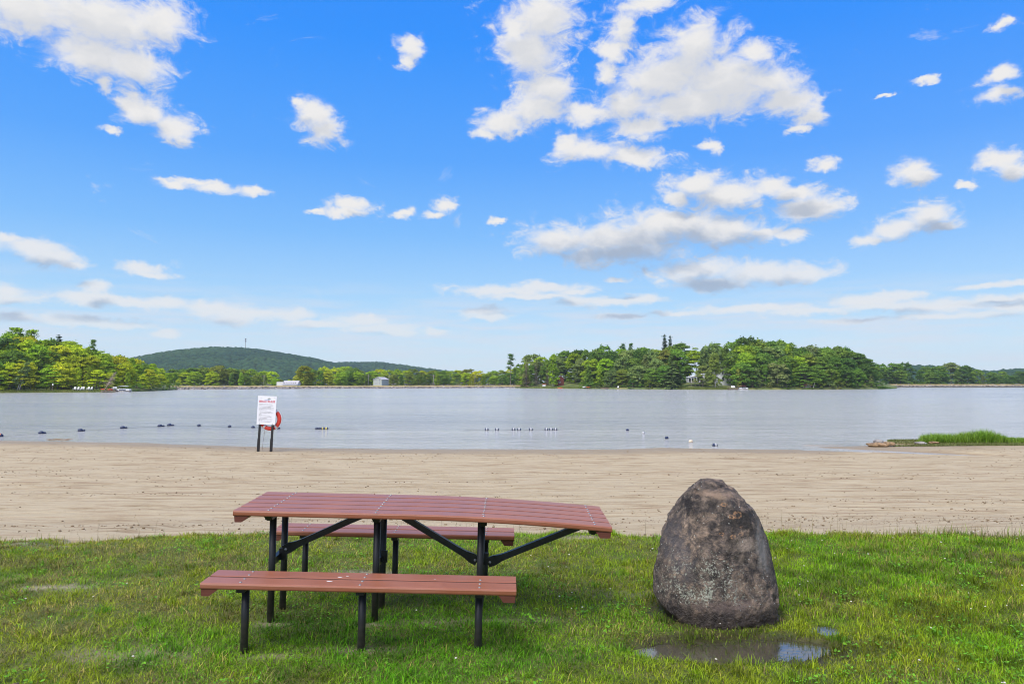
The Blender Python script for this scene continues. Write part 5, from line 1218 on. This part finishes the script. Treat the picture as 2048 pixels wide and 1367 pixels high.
# white sunroom on a raised deck
D = DI(1385)+9; zb = float(gi_(1385, D)); m_ = D/F; e = empty('sunroom', (X(1393, D), D, zb), 'white glazed sunroom with sloping roof on a raised grey deck', 'house')
zd = P(0, 764.5, D).z-zb; zt0 = P(0, 754.5, D).z-zb; zt1 = P(0, 747.5, D).z-zb; a = 14*m_*1.15
mb = MB(); mb.box((1.0, -.6, zd-.12), (34*m_, 3.6, .2)); mb.build('deck', M['rock_grey'], e)
for u in (-14, -6, 2, 10, 18): mb = MB(); mb.box((u*m_, -2.1, zd/2-.4), (.14, .14, zd+.6)); mb.build('deck_post', M['rock_grey'], e)
mb = MB()
for i in range(22): mb.box((-15*m_+i*1.62*m_, -2.3, zd+.22), (.05, .05, .5))
mb.box((2.2*m_, -2.3, zd+.48), (35*m_, .07, .06)); mb.build('railing', M['wood'], e)
mb = MB(); mb.add([(-a, 0, zd), (a, 0, zd), (a, 0, zt1), (-a, 0, zt0), (-a, 3, zd), (a, 3, zd), (a, 3, zt1), (-a, 3, zt0)], [(0, 1, 2, 3), (7, 6, 5, 4), (0, 3, 7, 4), (1, 5, 6, 2), (3, 2, 6, 7)]); mb.build('wall', M['white'], e)
mb = MB(); v = [Vector((-a-.2, -.3, zt0)), Vector((a+.2, -.3, zt1+.02)), Vector((a+.2, 3.2, zt1+.02)), Vector((-a-.2, 3.2, zt0))]; v += [q+Vector((0, 0, .14)) for q in v]; mb.add(v, [(0, 1, 2, 3), (7, 6, 5, 4), (0, 4, 5, 1), (1, 5, 6, 2), (2, 6, 7, 3), (3, 7, 4, 0)]); mb.build('roof', M['white'], e)
for u in (-.82, -.48, -.14, .22, .6):
    h1 = (zt0+(zt1-zt0)*(u+1)/2-zd)*.72; mb = MB(); mb.box((u*a, -.008, zd+h1/2+.12), (.26*a, .02, h1)); w = mb.build('window', M['glass'], e)
D = DI(1447)+11; zb = float(gi_(1447, D))
gable_house('house', 'large white two-storey house half hidden by birches on the headland', 1428, 1468, 753, 737, D, 6, 'white', 'darkroof', [(-.55, 2.0, .5, .8), (-.1, 2.0, .8, 1.1), (.35, 2.0, .5, .8), (-.12, 3.9, .55, .8), (.12, 3.9, .55, .8), (.75, 2.0, .5, .7)], True, R_(4), zb)
D = DI(1120)+7; zb = float(gi_(1120, D)); gable_house('cabin', 'small dark red cabin between the trees on the headland', 1113, 1128, 756, 751, D, 3, 'redwood', 'grayroof', [(-.2, 1.3, .5, .5)], True, R_(12), zb)['category'] = 'cabin'
D = DI(1616)+2; zb = float(gi_(1616, D)); gable_house('hut', 'tiny open hut with a reddish roof at the waterline right of the dock', 1611, 1621, 770, 767, D, 1.2, 'rock_grey', 'redcanvas', [(0, .6, .5, .4)], True, 0, zb)['category'] = 'hut'

# utility poles
first = None
for i, (px, lab) in enumerate(((528, 'wooden utility pole left of the long low house'), (736.5, 'pale utility pole at the left corner of the sage house'), (778, 'utility pole just right of the sage house'), (867, 'utility pole midway between the sage house and the headland'), (950, 'utility pole nearest the headland'))):
    D = 262+.02*px
    if first is None:
        first = empty('utility_pole', (0, 0, 0), lab, 'utility pole', 'utility poles behind the embankment'); mb = MB(); mb.tube((0, 0, -.2), (0, 0, 4.6), .11, .075, 8); mb.build('pole', M['rock_grey'], first, True)
        mb = MB(); mb.box((0, 0, 4.2), (1.1, .1, .1)); mb.build('crossarm', M['wood'], first); o = first
    else: o = copy_tree(first); o['label'] = lab
    o.location = (X(px, D), D, GB)

# ------------------------------------------------------------------ boats, docks, chairs, kayaks
def pontoon(px0, px1, py_w, canopy, label, D):
    L_ = (px1-px0)/F*D; k = L_/6.0; e = empty('pontoon_boat', (X((px0+px1)/2, D), D, ZW), label, 'boat'); e.scale = (k, k, k*1.05)
    for y in (-.9, .9):
        mb = MB(); mb.chain([(-3, y, .12), (-2.9, y, .15), (2.3, y, .15), (3.0, y, .42)], [.1, .30, .30, .05], 10); mb.build('pontoon', M['alu'], e, True)
    mb = MB(); mb.box((0, 0, .5), (5.6, 2.4, .12), bev=.02); mb.build('deck', M['wood'], e)
    for y in (-1.15, 1.15): mb = MB(); mb.box((.1, y, .92), (5.0, .05, .55)); mb.box((.1, y, 1.25), (5.1, .07, .06)); mb.build('side_fence', M['white'], e)
    mb = MB(); mb.box((-.1, -1.18, .92), (2.6, .02, .36)); mb.build('side_panel', M['navyboat'], e)
    mb = MB(); mb.box((1.6, .5, .85), (1.4, 1.0, .5), bev=.06); mb.box((-1.8, 0, .9), (1.0, 2.0, .6), bev=.06); mb.build('seat', M['white'], e)
    mb = MB(); mb.box((.1, -.3, 1.05), (.5, .6, .9), bev=.05); mb.build('console', M['cream'], e)
    if canopy:
        mb = MB()
        for x_, y_ in ((-1.9, -1.1), (1.4, -1.1), (-1.9, 1.1), (1.4, 1.1)): mb.tube((x_*.3, y_, .7), (x_, y_, 2.35), .035, .035, 6)
        mb.build('canopy_frame', M['alu'], e); mb = MB()
        n_ = 8; v = []; 
        for i in range(n_+1):
            u = -1+2*i/n_
            for j in range(5): w_ = -1+j/2; v.append((-.25+u*2.1, w_*1.25, 2.35+.22*(1-u*u)*(1-.5*w_*w_)))
        f = [(i*5+j, i*5+j+1, i*5+6+j, i*5+5+j) for i in range(n_) for j in range(4)]; mb.add(v, f); mb.add([(a, b, c-.06) for a, b, c in v], [q[::-1] for q in f]); mb.build('canopy', M[canopy], e, True)
    mb = MB(); mb.box((-3.1, 0, .75), (.4, .4, .7), bev=.08); mb.build('motor', M['darkroof'], e)
    return e
D = DL(247)-1.0; b = pontoon(234, 262, 783, 'white', 'white pontoon boat moored at the left shore', D); b.rotation_euler = (0, 0, R_(8))
D = DI(1488)-1.0; pontoon(1477, 1496, 779, 'redcanvas', 'pontoon boat with a faded red canopy moored at the right-hand dock', D)
def dock(px0, px1, D, z, label, w=1.6):
    L_ = (px1-px0)/F*D; e = empty('dock', (X((px0+px1)/2, D), D, ZW), label, 'dock'); mb = MB(); n_ = int(L_/.22)
    for i in range(n_): mb.box((-L_/2+(i+.5)*L_/n_, 0, z), (L_/n_-.025, w, .06))
    mb.build('decking', M['wood'], e); mb = MB(); 
    for y in (-w/2+.08, w/2-.08): mb.box((0, y, z-.12), (L_, .08, .16))
    mb.build('beam', M['wood'], e)
    for x_ in np.linspace(-L_/2+.2, L_/2-.2, 4):
        for y in (-w/2, w/2): mb = MB(); mb.tube((x_, y, -.8), (x_, y, z+.25), .05, .05, 8); mb.build('pile', M['wood'], e)
    return e
D = DI(1470)-1.3+1.4; dock(1456, 1481, D, .42, 'wooden dock with white chairs and a rail beside the red-canopied boat')
mb = MB(); m_ = D/F
for i in range(8): mb.tube((X(1457+i*3.2, D), D+.7, ZW+.45), (X(1457+i*3.2, D), D+.7, ZW+1.2), .03, .03, 6)
mb.box((X(1468, D), D+.7, ZW+1.2), (23*m_, .08, .06)); tag(mb.build('railing', M['wood'], None), 'wooden rail along the back of the right-hand dock', 'railing')
D2 = DL(222)-.3; dock(205, 234, D2, .35, 'low grey dock beside the left pontoon boat', 1.2)
def chair_proto():
    e = empty('lawn_chair', (0, 0, 0), None, 'chair')
    mb = MB(); Mx = Matrix.Rotation(R_(14), 3, 'X')
    for i in range(5): mb.box((0, -.28+i*.115, .36-.025*i), (.52, .10, .02))
    mb.build('seat', M['white'], e)
    mb = MB(); Mb = Matrix.Rotation(R_(-24), 3, 'X')
    for i in range(5): mb.box((-.22+i*.11, .34, .62+.0), (.095, .02, .72-.10*abs(i-2)*.5), Mb)
    mb.build('backrest', M['white'], e)
    for s_ in (-1, 1): mb = MB(); mb.box((s_*.32, 0, .55), (.12, .74, .025)); mb.build('armrest', M['white'], e)
    for s_ in (-1, 1):
        for y, h in ((-.30, .54), (.26, .54)): mb = MB(); mb.box((s_*.31, y, h/2), (.03, .09, h)); mb.build('leg', M['white'], e)
    return e
cp = None
CH = [(149.5, 'l', 'white lawn chair, leftmost of the row on the left shore'), (155.5, 'l', 'white lawn chair, second from the left of the shore row'), (161.5, 'l', 'white lawn chair, third from the left of the shore row'), (166, 'l', 'white lawn chair, fourth from the left of the shore row'), (176.5, 'l', 'white lawn chair after the gap in the shore row'), (182, 'l', 'white lawn chair at the right end of the shore row'), (226.5, 'l', 'white chair left of the pontoon boat, nearer the kayaks'), (231, 'l', 'white chair right beside the left pontoon boat'), (1463.5, 'i', 'white chair on the right-hand dock, nearer the grass bank'), (1468, 'i', 'white chair on the right-hand dock, nearer the boat'), (1236, 'i', 'lone pale chair under the headland trees left of the great fir')]
for px, rg, lab in CH:
    D = (DL(px)+1.4) if rg == 'l' else (DI(px)+(.1 if px > 1400 else 1.0)); z = float((gl if rg == 'l' else gi_)(px, D))
    if px > 1400: z = ZW+.45
    o = chair_proto() if cp is None else copy_tree(cp)
    if cp is None: cp = o
    o.location = (X(px, D), D, z+.02); o.rotation_euler = (0, 0, rt.uniform(-.4, .3)); o.scale = (.82,)*3; tag(o, lab, 'chair', 'white lawn chairs')
def kayak(px0, px1, py, D, mat, label, name='kayak', h=.30):
    L_ = (px1-px0)/F*D; n_ = 14; k = 10; V = []
    for i in range(n_+1):
        u = -1+2*i/n_; w = max(.02, (1-abs(u)**2.2))*.34; hh = h*(.45+.55*(1-abs(u)**2)); lift = .10*abs(u)**3
        for j in range(k): a = 2*math.pi*j/k; V.append((u*L_/2, w*math.cos(a), lift+hh/2+hh/2*math.sin(a)))
    Fq = [(i*k+j, i*k+(j+1) % k, (i+1)*k+(j+1) % k, (i+1)*k+j) for i in range(n_) for j in range(k)]+[tuple(range(k)), tuple(n_*k+j for j in range(k-1, -1, -1))]
    z = P(0, py, D).z; e = empty(name, (X((px0+px1)/2, D), D, z), label, 'boat' if name != 'kayak' else 'kayak')
    meshobj('hull', V, Fq, M[mat], e, True); mb = MB(); mb.lathe([(.17, 0), (.20, .02), (.22, .05)], c=(0, 0, h-.01), n=14); mb.build('cockpit_rim', M['darkroof'], e); return e
D = DL(210)+1.5
kayak(201, 213, 779.5, D, 'red', 'red kayak left of the leaning dead tree, on the left shore'); kayak(215, 227, 779.8, D, 'red', 'red kayak between the dead tree and the pontoon boat')
D = DI(1122)+.6
kayak(1115, 1126, 776, D, 'orange', 'small orange kayak at the waterline below the red cabin'); kayak(1127, 1138, 776, D, 'white', 'white rowing boat beside the small orange kayak', 'rowing_boat', .42)
kayak(1165, 1174, 774.5, DI(1170)+1, 'white', 'white boat on the bank left of the second orange kayak', 'rowing_boat', .4); kayak(1172, 1182, 775, DI(1176)+1, 'orange', 'orange kayak on the bank right of the bright green bush')
kayak(1200, 1219, 777, DI(1210)+.2, 'brownwood', 'long rust-brown boat at the waterline, middle of the headland', 'rowing_boat', .42)
# white bench table with a red top on the lawn
D = DI(1088)+3; p = P(1088, 773.5, D); e = empty('lawn_table', (p.x, D, float(gi_(1088, D))), 'small white stand with a red top on the lawn below the dead firs', 'table'); mb = MB(); mb.box((0, 0, .42), (1.1, .6, .84), bev=.02); mb.build('base', M['white'], e); mb = MB(); mb.box((0, 0, .90), (1.5, .8, .12), bev=.02); mb.build('top', M['red'], e)
# brown fence behind the chairs
D = DL(140)+5; e = empty('fence', (X(112, D), D, float(gl(140, D))), 'brown stockade fence behind the white chairs on the left shore', 'fence'); L_ = X(160, D)-X(112, D); rnd = random.Random(3); mb = MB(); n_ = 44
for i in range(n_): mb.box(((i+.5)*L_/n_, 0, .55), (L_/n_-.02, .03, 1.05+rnd.uniform(-.06, .06)))
mb.build('boards', M['brownwood'], e)
for i in range(6): mb = MB(); mb.box((i*L_/5, .05, .6), (.1, .08, 1.3)); mb.build('post', M['wood'], e)
# small white notice at the edge of the left wood
D = DL(106)+1.2; e = empty('notice', (X(106, D), D, float(gl(106, D))), 'small white notice on a post under the trees above the left shore', 'sign'); mb = MB(); mb.tube((0, 0, -.1), (0, 0, 1.25), .04, .04, 6); mb.build('post', M['wood'], e); mb = MB(); mb.box((0, -.05, 1.35), (.3, .03, .38), bev=.005); mb.build('board', M['white'], e)
# table shelter behind the kayaks
D = DL(213)+3.5; z = float(gl(213, D)); e = empty('shelter', (X(213, D), D, z), 'low open shelter roof behind the red kayaks on the left shore', 'shelter'); mb = MB(); mb.box((0, 0, 1.55), (2.3, 1.4, .07)); mb.build('roof', M['wood'], e)
for x_ in (-1.05, 1.05):
    for y in (-.6, .6): mb = MB(); mb.tube((x_, y, -.1), (x_, y, 1.52), .04, .04, 6); mb.build('post', M['wood'], e)

# ------------------------------------------------------------------ air
hz = MB(); hz.box((0, 700, 40.4), (3200, 2600, 89.2)); 
t = NT('haze_air'); pv = t.n('ShaderNodeVolumePrincipled', {'Color': (.80, .89, .97, 1), 'Density': .00013, 'Anisotropy': .2}); t.t.links.new(pv.outputs[0], t.out.inputs['Volume'])
USE_HAZE = True
if USE_HAZE: tag(hz.build('haze', t.m, None), 'thin bluish air over the whole lake and hills', 'haze', kind='stuff')
# names: repeats take Blender's own suffix
bpy.context.view_layer.update()
